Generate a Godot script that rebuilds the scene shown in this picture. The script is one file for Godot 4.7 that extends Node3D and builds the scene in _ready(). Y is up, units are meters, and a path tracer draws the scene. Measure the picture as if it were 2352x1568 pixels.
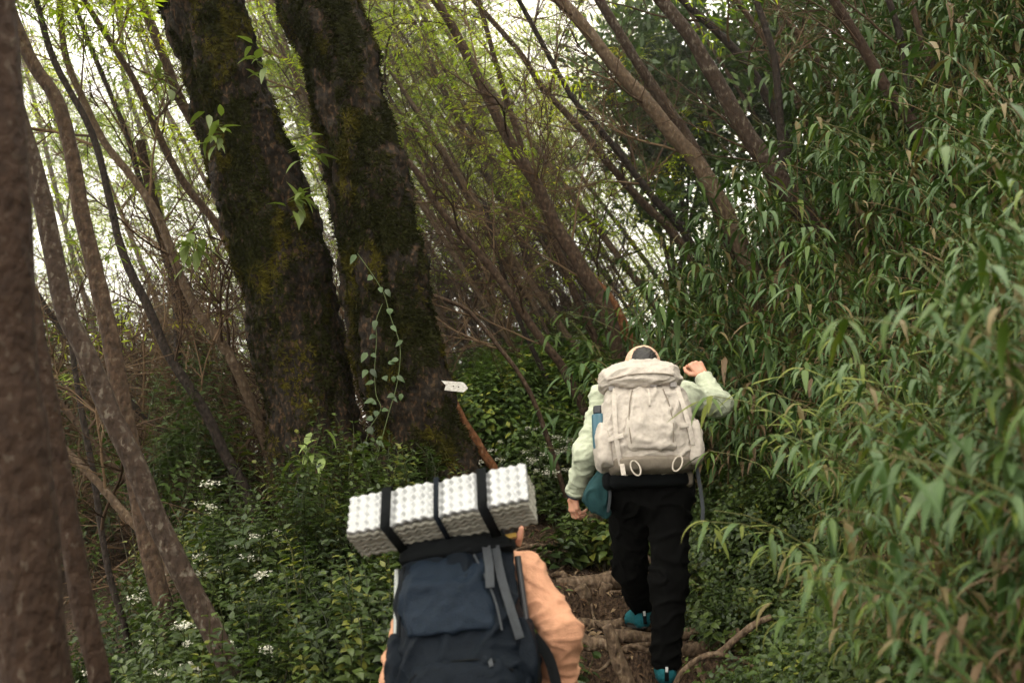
extends Node3D
# Two hikers climb a rooty forest trail between mossy trunks and a bamboo bank.
# y up, metres. The camera looks along -z; "depth" below is the distance ahead of it.

const F := 2276.9          # focal length in the units of a 2352 x 1568 layout sketch
var eye := Vector3(0, 1.6, 0)
var ahead := Vector3(0, 0.104528, -0.994522)
var above := Vector3(0, 0.994522, 0.104528)
var rng := RandomNumberGenerator.new()
var taken := {}
var M := {}
var lumps := FastNoiseLite.new()
var fine := FastNoiseLite.new()
var folds := FastNoiseLite.new()

class Shape:
	var v := PackedVector3Array()
	var c := PackedColorArray()
	var i := PackedInt32Array()
	func mesh(mat: Material) -> ArrayMesh:
		var n := PackedVector3Array()
		n.resize(v.size())
		var k := 0
		while k < i.size():
			var a := i[k]
			var b := i[k + 1]
			var d := i[k + 2]
			var f := (v[d] - v[a]).cross(v[b] - v[a])
			n[a] += f
			n[b] += f
			n[d] += f
			k += 3
		for j in n.size():
			n[j] = n[j].normalized() if n[j].length_squared() > 1e-20 else Vector3.UP
		var a := []
		a.resize(Mesh.ARRAY_MAX)
		a[Mesh.ARRAY_VERTEX] = v
		a[Mesh.ARRAY_NORMAL] = n
		a[Mesh.ARRAY_INDEX] = i
		if c.size() == v.size():
			a[Mesh.ARRAY_COLOR] = c
		var m := ArrayMesh.new()
		m.add_surface_from_arrays(Mesh.PRIMITIVE_TRIANGLES, a)
		m.surface_set_material(0, mat)
		return m

func at(x: float, y: float, depth: float) -> Vector3:
	return eye + Vector3.RIGHT * ((x - 1176.0) / F * depth) + above * ((784.0 - y) / F * depth) + ahead * depth

func seen(p: Vector3) -> Vector3:      # layout x, y and depth of a point
	var q := p - eye
	var d := q.dot(ahead)
	if d < 0.05:
		return Vector3(0, 0, -1)
	return Vector3(1176.0 + q.x / d * F, 784.0 - q.dot(above) / d * F, d)

func numbered(called: String) -> String:
	if not taken.has(called):
		taken[called] = 0
		return called
	taken[called] += 1
	return "%s_%03d" % [called, taken[called]]

func thing(called: String, label: String, category: String, where := Vector3.ZERO, group := "") -> Node3D:
	var o := Node3D.new()
	o.name = numbered(called)
	add_child(o)
	o.position = where
	o.set_meta("label", label)
	o.set_meta("category", category)
	if group:
		o.set_meta("group", group)
	return o

func part(called: String, m: Mesh, parent: Node, where := Transform3D(), over: Material = null) -> MeshInstance3D:
	var o := MeshInstance3D.new()
	o.name = called
	o.mesh = m
	if over:
		o.material_override = over
	parent.add_child(o, true)
	o.transform = where
	return o

func structure(called: String, m: Mesh) -> MeshInstance3D:
	var o := MeshInstance3D.new()
	o.name = numbered(called)
	o.mesh = m
	add_child(o)
	o.set_meta("kind", "structure")
	return o

func many(called: String, m: Mesh, where: Array, tint: PackedColorArray, parent: Node, stuff := true) -> MultiMeshInstance3D:
	var mm := MultiMesh.new()
	mm.transform_format = MultiMesh.TRANSFORM_3D
	mm.use_colors = true
	mm.mesh = m
	mm.instance_count = where.size()
	for k in where.size():
		mm.set_instance_transform(k, where[k])
		mm.set_instance_color(k, tint[k])
	var o := MultiMeshInstance3D.new()
	o.name = called if parent != self else numbered(called)
	o.multimesh = mm
	parent.add_child(o, true)
	if stuff:
		o.set_meta("kind", "stuff")
	return o

func say(o: Node, label: String, category: String) -> void:
	o.set_meta("label", label)
	o.set_meta("category", category)

func turned(fwd: Vector3, up: Vector3) -> Basis:   # z along fwd, y near up
	var z := fwd.normalized()
	var x := up.cross(z)
	if x.length_squared() < 1e-6:
		x = Vector3.RIGHT.cross(z)
	x = x.normalized()
	return Basis(x, z.cross(x), z)

func r(a: float, b: float) -> float:
	return rng.randf_range(a, b)

func ball() -> Vector3:
	return Vector3(rng.randfn(), rng.randfn(), rng.randfn()).normalized()

func along(pts: Array, t: float):     # piecewise linear table of [t, value]
	if t <= pts[0][0]:
		return pts[0][1]
	for k in range(1, pts.size()):
		if t <= pts[k][0]:
			return lerpf(pts[k - 1][1], pts[k][1], (t - pts[k - 1][0]) / (pts[k][0] - pts[k - 1][0]))
	return pts[pts.size() - 1][1]

func smooth(pts: PackedVector3Array, per: int) -> PackedVector3Array:   # Catmull-Rom
	var out := PackedVector3Array()
	for k in pts.size() - 1:
		var a := pts[maxi(k - 1, 0)]
		var d := pts[mini(k + 2, pts.size() - 1)]
		for j in per:
			out.append(pts[k].cubic_interpolate(pts[k + 1], a, d, float(j) / per))
	out.append(pts[pts.size() - 1])
	return out

# A tube round a path; radius from r0 to r1, or given by a function of the share of its length.
func tube(s: Shape, pts: PackedVector3Array, r0: float, r1: float, sides: int, tint := Color.WHITE, rough := 0.0, power := 1.0, capped := true) -> void:
	var x := Vector3.ZERO
	var first := s.v.size()
	var n := pts.size()
	for k in n:
		var dir := (pts[mini(k + 1, n - 1)] - pts[maxi(k - 1, 0)]).normalized()
		if k == 0:
			x = dir.cross(Vector3(0.31, 0.2, 0.93)).normalized()
		x = (x - dir * x.dot(dir)).normalized()
		var y := dir.cross(x)
		var rad := lerpf(r0, r1, pow(float(k) / (n - 1), power))
		for j in sides:
			var a := TAU * j / sides
			var out := x * cos(a) + y * sin(a)
			var q := rad
			if rough > 0.0:
				var p := pts[k] + out * rad
				q = rad * (1.0 + rough * lumps.get_noise_3dv(p * 24.0) + rough * 1.3 * lumps.get_noise_3d(p.x * 6, p.y * 2.5, p.z * 6))
			s.v.append(pts[k] + out * q)
			s.c.append(tint)
	for k in n - 1:
		for j in sides:
			var a := first + k * sides + j
			var b := first + k * sides + (j + 1) % sides
			s.i.append_array(PackedInt32Array([a, a + sides, b, b, a + sides, b + sides]))
	if capped:
		for e in [0, n - 1]:
			var mid := s.v.size()
			s.v.append(pts[e])
			s.c.append(tint)
			for j in sides:
				var a: int = first + e * sides + j
				var b: int = first + e * sides + (j + 1) % sides
				s.i.append_array(PackedInt32Array([mid, a, b]) if e == 0 else PackedInt32Array([mid, b, a]))

# A leaf along the frame's z axis, its face up its y axis.
func leaf(s: Shape, f: Transform3D, length: float, width: float, kind: String, segs: int, droop: float, fold: float, tint: Color) -> void:
	var first := s.v.size()
	for k in segs + 1:
		var t := float(k) / segs
		var w := 0.0
		match kind:
			"lance": w = minf(pow(t / 0.18, 0.6), 1.0) * (1.0 - pow(maxf(t - 0.18, 0.0) / 0.82, 1.7))
			"ovate": w = sin(PI * pow(t, 0.62)) 
			"heart": w = minf(pow(t / 0.12, 0.5), 1.0) * pow(1.0 - maxf(t - 0.12, 0.0) / 0.88, 0.75)
		w *= width * 0.5
		var a := droop * t
		var mid := Vector3(0, 0, 0)
		if droop > 0.01:
			mid = Vector3(0, -(1.0 - cos(a)) / droop, sin(a) / droop) * length
		else:
			mid = Vector3(0, 0, t * length)
		var lift := Vector3(0, cos(a), sin(a)) * w * fold
		s.v.append(f * (mid + lift + Vector3(-w, 0, 0)))
		s.v.append(f * mid)
		s.v.append(f * (mid + lift + Vector3(w, 0, 0)))
		for j in 3:
			s.c.append(tint)
	for k in segs:
		var a := first + k * 3
		for j in 2:
			var b := a + j
			s.i.append_array(PackedInt32Array([b, b + 1, b + 3, b + 1, b + 4, b + 3]))

func box(s: Shape, f: Transform3D, size: Vector3, tint := Color.WHITE) -> void:
	var h := size * 0.5
	for axis in 3:
		for side in [-1.0, 1.0]:
			var n := Vector3.ZERO
			n[axis] = side
			var u := Vector3.ZERO
			u[(axis + 1) % 3] = 1.0
			var w := n.cross(u)
			var first := s.v.size()
			for q in [[-1, -1], [1, -1], [1, 1], [-1, 1]]:
				s.v.append(f * ((n + u * q[0] + w * q[1]) * h))
				s.c.append(tint)
			s.i.append_array(PackedInt32Array([first, first + 2, first + 1, first, first + 3, first + 2]))

func noise_texture(freq: float, octaves: int, stops: Array, kind := FastNoiseLite.TYPE_SIMPLEX_SMOOTH, size := 512, number := 1, normal := false) -> NoiseTexture2D:
	var n := FastNoiseLite.new()
	n.seed = number
	n.noise_type = kind
	n.frequency = freq
	n.fractal_octaves = octaves
	var t := NoiseTexture2D.new()
	t.width = size
	t.height = size
	t.seamless = true
	t.noise = n
	if normal:
		t.as_normal_map = true
		t.bump_strength = 6.0
	elif stops.size():
		var g := Gradient.new()
		var offs := PackedFloat32Array()
		var cols := PackedColorArray()
		for p in stops:
			offs.append(p[0])
			cols.append(p[1])
		g.offsets = offs
		g.colors = cols
		t.color_ramp = g
	return t

func lin(a: float, b: float, c: float) -> Color:
	return Color(a, b, c).linear_to_srgb()

func plain(called: String, color: Color, rough: float, spec := 0.5) -> StandardMaterial3D:
	var m := StandardMaterial3D.new()
	m.resource_name = called
	m.albedo_color = color
	m.roughness = rough
	m.metallic_specular = spec
	M[called] = m
	return m

func textured(called: String, tex: Texture2D, scale: Vector3, rough: float, bump: Texture2D = null, depth := 0.0) -> StandardMaterial3D:
	var m := plain(called, Color.WHITE, rough, 0.35)
	m.albedo_texture = tex
	m.uv1_triplanar = true
	m.uv1_world_triplanar = true
	m.uv1_scale = scale
	if bump:
		m.heightmap_enabled = true
		m.heightmap_texture = bump
		m.heightmap_scale = depth
	return m

func leafy(called: String, rough: float, back: Color, spec := 0.5) -> StandardMaterial3D:
	var m := plain(called, Color.WHITE, rough, spec)
	m.vertex_color_use_as_albedo = true
	m.backlight_enabled = true
	m.backlight = back
	return m

# ---------------------------------------------------------------- terrain
var trail_line := [[0.0, -0.35], [2.0, -0.2], [3.0, -0.05], [4.0, 0.35], [5.0, 0.72], [6.0, 0.6], [7.0, 0.42], [8.5, 0.2], [10.0, -0.1], [14.0, -0.9], [45.0, -7.0]]
var trail_rise := [[-6.0, -0.15], [2.0, 0.0], [3.0, 0.08], [4.5, 0.33], [4.95, 0.385], [5.12, 0.4], [5.24, 0.53], [5.6, 0.56], [5.88, 0.58], [5.97, 0.74], [6.5, 0.78], [7.3, 0.86], [7.45, 0.95], [9.0, 1.2], [11.0, 1.55], [13.0, 1.75], [16.0, 1.75], [22.0, 1.3], [40.0, -1.5], [90.0, -8.0]]

var bank_line := [[0.0, -0.35], [2.0, -0.2], [3.0, 0.1], [4.0, 0.45], [5.0, 0.75], [6.0, 0.72], [7.0, 0.62], [8.5, 0.6], [10.0, 1.0], [12.0, 2.0], [16.0, 4.5], [20.0, 8.0], [45.0, 28.0]]

func bank_x(z: float) -> float:
	return along(bank_line, -z)

func trail_x(z: float) -> float:
	return along(trail_line, -z)

func ground(x: float, z: float) -> float:
	var y: float = along(trail_rise, -z + 0.14 * lumps.get_noise_2d(x * 1.6, 7.0))
	var t := x - trail_x(z)
	if t > 0.0:
		var e := maxf(0.0, x - bank_x(z) - 0.45)
		var e1 := minf(e, 3.6)
		y += 1.45 * e1 * e1 / (e1 + 0.25) + maxf(0.0, e - 3.6) * 0.5
	else:
		var e := maxf(0.0, -t - 0.5)
		y += 0.16 * exp(-pow((e - 0.5) / 0.35, 2.0)) - 0.2 * minf(e, 5.0) - 0.03 * maxf(0.0, e - 5.0)
	y += 0.06 * lumps.get_noise_2d(x * 0.25, z * 0.25) + 0.025 * lumps.get_noise_2d(x * 1.1, z * 1.1) + 0.016 * lumps.get_noise_2d(x * 4.5, z * 4.5)
	return y

func on_ground(x: float, z: float, lift := 0.0) -> Vector3:
	return Vector3(x, ground(x, z) + lift, z)

# ---------------------------------------------------------------- materials
func make_materials() -> void:
	var grain := noise_texture(0.02, 5, [], FastNoiseLite.TYPE_SIMPLEX_SMOOTH, 512, 3)
	var crumbs := noise_texture(0.045, 5, [], FastNoiseLite.TYPE_SIMPLEX_SMOOTH, 512, 4)
	var bark := func(called: String, dark: Color, mid: Color, pale: Color, number: int, pale_from := 0.7) -> void:
		textured(called, noise_texture(0.018, 6, [[0.0, dark], [0.42, mid.lerp(dark, 0.4)], [0.58, mid], [pale_from, mid], [pale_from + 0.05, pale], [1.0, pale]], FastNoiseLite.TYPE_SIMPLEX_SMOOTH, 512, number), Vector3(3.0, 1.6, 3.0), 0.85, grain, 1.2)
	bark.call("bark_brown", lin(0.02, 0.013, 0.009), lin(0.07, 0.042, 0.026), lin(0.12, 0.09, 0.062), 11, 0.74)
	bark.call("bark_red", lin(0.02, 0.011, 0.007), lin(0.036, 0.02, 0.012), lin(0.08, 0.06, 0.045), 12, 0.78)
	bark.call("bark_pale", lin(0.05, 0.035, 0.025), lin(0.11, 0.072, 0.045), lin(0.18, 0.14, 0.1), 13, 0.7)
	bark.call("bark_dark", lin(0.008, 0.006, 0.005), lin(0.03, 0.021, 0.016), lin(0.07, 0.055, 0.045), 14, 0.78)
	bark.call("bark_orange", lin(0.05, 0.02, 0.008), lin(0.17, 0.068, 0.027), lin(0.22, 0.13, 0.08), 15, 0.72)
	bark.call("bark_lichen", lin(0.02, 0.013, 0.009), lin(0.045, 0.028, 0.019), lin(0.12, 0.1, 0.08), 16, 0.7)
	bark.call("bark_mossy", lin(0.004, 0.003, 0.002), lin(0.016, 0.01, 0.0045), lin(0.065, 0.036, 0.018), 17, 0.66)
	bark.call("bark_root", lin(0.03, 0.019, 0.012), lin(0.15, 0.1, 0.065), lin(0.23, 0.17, 0.12), 18, 0.7)
	textured("soil", noise_texture(0.02, 6, [[0.0, lin(0.01, 0.006, 0.004)], [0.4, lin(0.034, 0.02, 0.012)], [0.6, lin(0.07, 0.042, 0.026)], [0.75, lin(0.11, 0.07, 0.044)], [1.0, lin(0.15, 0.1, 0.065)]], FastNoiseLite.TYPE_SIMPLEX_SMOOTH, 1024, 21), Vector3(1.7, 1.7, 1.7), 0.95, crumbs, 3.0)
	leafy("leaf", 0.42, lin(0.55, 0.62, 0.2))
	leafy("leaf_glossy", 0.5, lin(0.3, 0.33, 0.1), 0.4)
	leafy("leaf_canopy", 0.5, lin(1.0, 1.0, 0.45).lightened(0.0))
	M.leaf_canopy.backlight = Color(1.15, 1.15, 0.6)
	leafy("moss", 0.95, lin(0.2, 0.24, 0.05), 0.2)
	leafy("dry", 0.8, lin(0.3, 0.25, 0.15), 0.3)
	leafy("twig", 0.85, lin(0.001, 0.001, 0.001), 0.3)
	leafy("petal", 0.7, lin(0.5, 0.5, 0.45), 0.3)
	for k in 7:   # single bamboo leaves share these
		var m := leafy("bamboo_leaf_%d" % k, 0.5, lin(0.3, 0.33, 0.1), 0.4)
		m.vertex_color_use_as_albedo = false
		m.albedo_color = bamboo_color(k).linear_to_srgb()

func bamboo_color(k: int) -> Color:   # linear
	return [Color(0.05, 0.092, 0.026), Color(0.034, 0.067, 0.018), Color(0.07, 0.112, 0.042), Color(0.052, 0.093, 0.014), Color(0.1, 0.135, 0.018), Color(0.13, 0.1, 0.04), Color(0.16, 0.105, 0.055)][k]

# ---------------------------------------------------------------- plant shapes
var lance: Array[ArrayMesh] = []      # single bamboo leaves, unit length, shared
var bamboo_kinds := []
var bamboo_merged: Array[ArrayMesh] = []
var herb: Array[ArrayMesh] = []       # leafy shoots
var herb_broad: Array[ArrayMesh] = []
var plume: Array[ArrayMesh] = []      # feathery canopy foliage
var glossy_spray: ArrayMesh
var twigs: Array[ArrayMesh] = []
var dead_leaf: ArrayMesh
var blade: ArrayMesh
var tuft: Array[ArrayMesh] = []
var blossom: ArrayMesh
var droops := [0.25, 0.6, 1.0, 1.5]

func make_plants() -> void:
	rng.seed = 71
	for k in 4:
		var s := Shape.new()
		leaf(s, Transform3D(), 1.0, 0.168, "lance", 7, droops[k], 0.35, Color.WHITE)
		lance.append(s.mesh(M.bamboo_leaf_0))
	for k in 9:
		bamboo_kinds.append(bamboo_kind())
		var s := Shape.new()
		var b: Dictionary = bamboo_kinds[k]
		for c in b.culms:
			tube(s, c, 0.0042, 0.0014, 5, Color(0.14, 0.14, 0.05) if rng.randf() < 0.55 else Color(0.17, 0.11, 0.055))
		for l in b.leaves:
			leaf(s, l.f, l.size, l.size * 0.168, "lance", 4, droops[l.bend], 0.35, bamboo_color(l.tint))
		bamboo_merged.append(s.mesh(M.leaf_glossy))
	for k in 6:
		herb.append(shoot(r(0.2, 0.3), 7, 0.055, 0.55, Color(1, 1, 1)))
		herb_broad.append(shoot(r(0.22, 0.34), 5, 0.085, 0.62, Color(1, 1, 1)))
	for k in 4:
		plume.append(feather())
	var g := Shape.new()
	for k in 12:
		var d := Vector3(r(-1, 1), r(-0.5, 0.9), r(-1, 1)).normalized()
		leaf(g, Transform3D(turned(d, Vector3.UP), d * r(0.02, 0.16)), r(0.09, 0.14), 0.045, "ovate", 4, r(0.2, 0.8), 0.25, Color.WHITE)
	glossy_spray = g.mesh(M.leaf)
	for k in 7:
		twigs.append(branch(k))
	var s := Shape.new()
	leaf(s, Transform3D(), 0.07, 0.03, "ovate", 3, 0.9, 0.3, Color.WHITE)
	dead_leaf = s.mesh(M.dry)
	s = Shape.new()
	leaf(s, Transform3D(), 1.0, 0.03, "lance", 4, 1.0, 0.2, Color.WHITE)
	blade = s.mesh(M.dry)
	for k in 4:
		s = Shape.new()
		for j in 11:
			var d := Vector3(r(-1, 1), r(-0.2, 0.7), r(-1, 1)).normalized()
			leaf(s, Transform3D(turned(d, Vector3(r(-1, 1), 1, r(-1, 1))), Vector3.ZERO), r(0.5, 1.0), r(0.12, 0.24), "lance", 2, r(0.1, 1.4), 0.2, Color.WHITE.darkened(r(0.0, 0.35)))
		tuft.append(s.mesh(M.moss))
	s = Shape.new()
	for j in 26:
		var p := Vector3(rng.randfn(), rng.randfn() * 0.35, rng.randfn()) * 0.012
		for q in 3:
			var d := Vector3(r(-1, 1), r(0.2, 1), r(-1, 1)).normalized()
			leaf(s, Transform3D(turned(d, Vector3.UP), p), 0.009, 0.006, "ovate", 2, 0.3, 0.3, Color(0.72, 0.7, 0.62))
	blossom = s.mesh(M.petal)

func bamboo_kind() -> Dictionary:
	var culms := []
	var leaves := []
	for j in 12:
		var lean := Vector3(r(-0.5, 0.3), 1.0, r(-0.2, 0.5)).normalized()
		var tall := r(0.5, 1.25)
		var p := Vector3(r(-0.14, 0.14), -0.05, r(-0.14, 0.14))
		var path := PackedVector3Array([p])
		var dir := lean
		for q in 9:
			p += dir * tall / 9.0
			dir = (dir + Vector3(lean.x * 0.12, -0.035 * q * 0.8, lean.z * 0.12)).normalized()
			path.append(p)
		culms.append(path)
		for q in range(2, 10):
			var heading := r(0, TAU)
			var bunch := 4 if q < 9 else 6
			if rng.randf() < 0.15:
				bunch = 0
			for w in bunch:
				heading += r(1.0, 2.6)
				var out := Vector3(cos(heading) - 0.25, r(-0.9, 0.3), sin(heading) + 0.35).normalized()
				var size := r(0.075, 0.165) * (0.75 if q < 4 else 1.0)
				var u := rng.randf()
				var tint := 0
				if q < 6 and u < 0.42:
					tint = 6 if u < 0.3 else 5
				elif u > 0.95:
					tint = 5
				elif u > 0.89:
					tint = 4
				else:
					tint = rng.randi_range(0, 3)
				leaves.append({"f": Transform3D(turned(out, Vector3.UP), path[q] + out * r(0.0, 0.05)), "size": size, "bend": rng.randi_range(0, 3) if tint < 5 else rng.randi_range(2, 3), "tint": tint})
	return {"culms": culms, "leaves": leaves}

func shoot(tall: float, pairs: int, size: float, wide: float, tint: Color) -> ArrayMesh:
	var s := Shape.new()
	var path := PackedVector3Array()
	var p := Vector3.ZERO
	var dir := Vector3(r(-0.25, 0.25), 1, r(-0.25, 0.25)).normalized()
	for k in pairs + 1:
		path.append(p)
		p += dir * tall / pairs
		dir = (dir + Vector3(r(-0.2, 0.2), 0, r(-0.2, 0.2))).normalized()
	tube(s, path, 0.0028, 0.0012, 4, Color(0.5, 0.45, 0.25) * tint)
	var h := r(0, TAU)
	for k in range(1, pairs + 1):
		h += 1.57 + r(-0.3, 0.3)
		for side in 2:
			var a := h + PI * side
			var out := Vector3(cos(a), r(0.1, 0.55) if k < pairs else r(0.4, 0.9), sin(a)).normalized()
			var big := size * r(0.75, 1.2) * (1.0 if k < pairs - 1 else 0.7)
			leaf(s, Transform3D(turned(out, Vector3.UP), path[k] + out * 0.012), big, big * wide, "ovate", 4, r(0.3, 1.0), 0.3, tint.darkened(r(0.0, 0.25)))
	return s.mesh(M.leaf)

func feather() -> ArrayMesh:
	var s := Shape.new()
	for b in 3:
		var dir := Vector3(r(-0.6, 0.6), r(-0.1, 0.5), 1).normalized()
		var p := Vector3.ZERO
		var path := PackedVector3Array([p])
		var n := 9
		for k in n:
			p += dir * 0.042
			dir = (dir + Vector3(r(-0.1, 0.1), -0.06, 0)).normalized()
			path.append(p)
			for side in [-1.0, 1.0]:
				var out: Vector3 = (dir * 0.55 + dir.cross(Vector3.UP).normalized() * side + Vector3(0, r(-0.35, 0.15), 0)).normalized()
				leaf(s, Transform3D(turned(out, Vector3.UP), p), r(0.05, 0.085), 0.017, "lance", 1 if k % 2 else 2, 0.5, 0.1, Color.WHITE.darkened(r(0.0, 0.2)))
		tube(s, path, 0.0022, 0.001, 3, Color(0.5, 0.4, 0.25), 0.0, 1.0, false)
	return s.mesh(M.leaf_canopy)

# A bare branch about one metre long along +z, rising, with side twigs.
func branch(k: int) -> ArrayMesh:
	var s := Shape.new()
	var grow := func(from: Vector3, dir: Vector3, length: float, rad: float, sides: int, bits: int) -> PackedVector3Array:
		var path := PackedVector3Array([from])
		var p := from
		var d := dir
		for q in bits:
			p += d * length / bits
			d = (d + ball() * 0.16 + Vector3(0, 0.03, 0)).normalized()
			path.append(p)
		tube(s, path, rad, rad * 0.3, sides, Color.WHITE.darkened(r(0.0, 0.3)), 0.0, 1.0, false)
		return path
	var main: PackedVector3Array = grow.call(Vector3.ZERO, Vector3(0, 0, 1), 1.0, 0.011, 5, 9)
	for j in 9:
		var q := rng.randi_range(1, 8)
		var side := (Vector3(r(-1, 1), r(-0.5, 0.8), r(0.1, 1.0))).normalized()
		var sub: PackedVector3Array = grow.call(main[q], side, r(0.25, 0.6), 0.0055, 3, 5)
		for w in 3:
			grow.call(sub[rng.randi_range(1, 4)], (side + ball() * 0.9).normalized(), r(0.1, 0.32), 0.003, 3, 3)
	return s.mesh(M.twig)

# ---------------------------------------------------------------- trees
func tree_path(pts: Array, depth: float, rise: float) -> PackedVector3Array:
	# pts run from the top of what shows down to the foot; the stem goes on up by "rise" and down into the ground
	var p := PackedVector3Array()
	for q in pts:
		p.append(at(q[0], q[1], q[2] if q.size() > 2 else depth))
	var n := p.size()
	var down := (p[n - 1] - p[n - 2]).normalized()
	down = (down + Vector3(0, -0.35, 0)).normalized()
	var foot := p[n - 1]
	for k in 60:
		if foot.y < ground(foot.x, foot.z) - 0.08:
			break
		foot += down * 0.12
		down = (down + Vector3(0, -0.06, 0)).normalized()
		if k % 4 == 3:
			p.append(foot)
	if p[p.size() - 1].distance_to(foot) > 0.05:
		p.append(foot)
	p.reverse()
	if rise > 0.0:
		var up := (p[p.size() - 1] - p[p.size() - 2]).normalized()
		var tip := p[p.size() - 1]
		for k in 3:
			up = (up + Vector3(0, 0.12, 0)).normalized()
			tip += up * rise / 3.0
			p.append(tip)
	return p

func tree(called: String, label: String, path: PackedVector3Array, r0: float, r1: float, mat: String, branches: int, leaves: int, group := "", from := 0.25, leaf_from := 0.62, far := false) -> Node3D:
	var foot := path[0]
	var t := thing(called, label, "tree", foot, group)
	var own := PackedVector3Array()
	for p in path:
		own.append(p - foot)
	own = smooth(own, 3 if far else 5)
	var s := Shape.new()
	var real := PackedVector3Array()
	for p in own:
		real.append(p + foot)
	tube(s, real, r0, r1, 7 if far else 14, Color.WHITE, 0.05 if far else 0.1, 0.8)
	for k in s.v.size():
		s.v[k] -= foot
	part("trunk", s.mesh(M[mat]), t)
	var n := own.size()
	var tips: Array[Vector3] = []
	for k in branches:
		var q := int(lerpf(from, 0.97, pow(rng.randf(), 0.8)) * (n - 1))
		var dir := (own[mini(q + 1, n - 1)] - own[maxi(q - 1, 0)]).normalized()
		var out := (ball() - dir * 0.2)
		out = (out - dir * out.dot(dir)).normalized()
		out = (out * r(0.6, 1.0) + dir * r(0.3, 0.9) + Vector3(0, 0.15, 0)).normalized()
		var size := r(0.5, 1.15) * (1.5 if far else 1.0)
		var b := turned(out, Vector3.UP) * Basis.from_scale(Vector3(1, 1, 1) * size)
		part("branch", twigs[rng.randi_range(0, twigs.size() - 1)], t, Transform3D(b, own[q]), M["branch_" + ("pale" if rng.randf() < 0.45 else "brown")])
		if float(q) / n > leaf_from - 0.2:
			tips.append(own[q] + out * size * 0.8)
	if leaves > 0:
		var where := []
		var tint := PackedColorArray()
		for k in leaves:
			var q := int(lerpf(leaf_from, 1.0, sqrt(rng.randf())) * (n - 1))
			var mid := own[q]
			if tips.size() and rng.randf() < 0.75:
				mid = tips[rng.randi_range(0, tips.size() - 1)]
			var p := mid + Vector3(rng.randfn() * 0.5, rng.randfn() * 0.32, rng.randfn() * 0.5) * (1.5 if far else 0.9)
			var d := Vector3(r(-1, 1), r(-0.5, 0.5), r(-1, 1)).normalized()
			where.append(Transform3D(turned(d, Vector3(r(-0.4, 0.4), 1, r(-0.4, 0.4))) * Basis.from_scale(Vector3.ONE * r(0.7, 1.35)), p))
			tint.append(canopy_color())
		many("crown", plume[rng.randi_range(0, 3)], where, tint, t)
	return t

func canopy_color() -> Color:
	var u := rng.randf()
	var c := Color(0.27, 0.36, 0.05)
	if u < 0.25:
		c = Color(0.14, 0.22, 0.04)
	elif u < 0.5:
		c = Color(0.38, 0.46, 0.06)
	elif u < 0.56:
		c = Color(0.5, 0.5, 0.08)
	return c * r(1.0, 1.45)

func green(u: float) -> Color:
	var c := Color(0.048, 0.078, 0.018)
	if u < 0.3:
		c = Color(0.075, 0.11, 0.022)
	elif u < 0.5:
		c = Color(0.034, 0.056, 0.018)
	elif u > 0.94:
		c = Color(0.16, 0.17, 0.03)
	return c * r(0.8, 1.2)

# ---------------------------------------------------------------- the setting
func make_ground() -> void:
	var xs := PackedFloat32Array()
	var zs := PackedFloat32Array()
	var x := 0.0
	while x < 60.0:
		xs.append(x)
		x += 0.035 if x < 1.6 else 0.035 * pow(1.045, (x - 1.6) * 12.0) if x < 8 else 2.0
	var row := PackedFloat32Array()
	for k in range(xs.size() - 1, 0, -1):
		row.append(-xs[k])
	row.append_array(xs)
	var z := -3.6
	while z > -8.5:
		zs.append(z)
		z -= 0.04
	var step := 0.05
	while z > -110.0:
		zs.append(z)
		z -= step
		step *= 1.05
	var front := PackedFloat32Array()
	z = 14.0
	while z > -3.6:
		front.append(z)
		z -= 0.25 if z < 1.0 else 1.0
	front.append_array(zs)
	var s := Shape.new()
	for q in front:
		for p in row:
			s.v.append(Vector3(p + trail_x(q) * (1.0 if absf(p) < 8.0 else 0.0), 0, q))
	for k in s.v.size():
		s.v[k].y = ground(s.v[k].x, s.v[k].z)
	var w := row.size()
	for j in front.size() - 1:
		for k in w - 1:
			var a := j * w + k
			s.i.append_array(PackedInt32Array([a, a + w, a + 1, a + 1, a + w, a + w + 1]))
	structure("forest_floor", s.mesh(M.soil))

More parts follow.
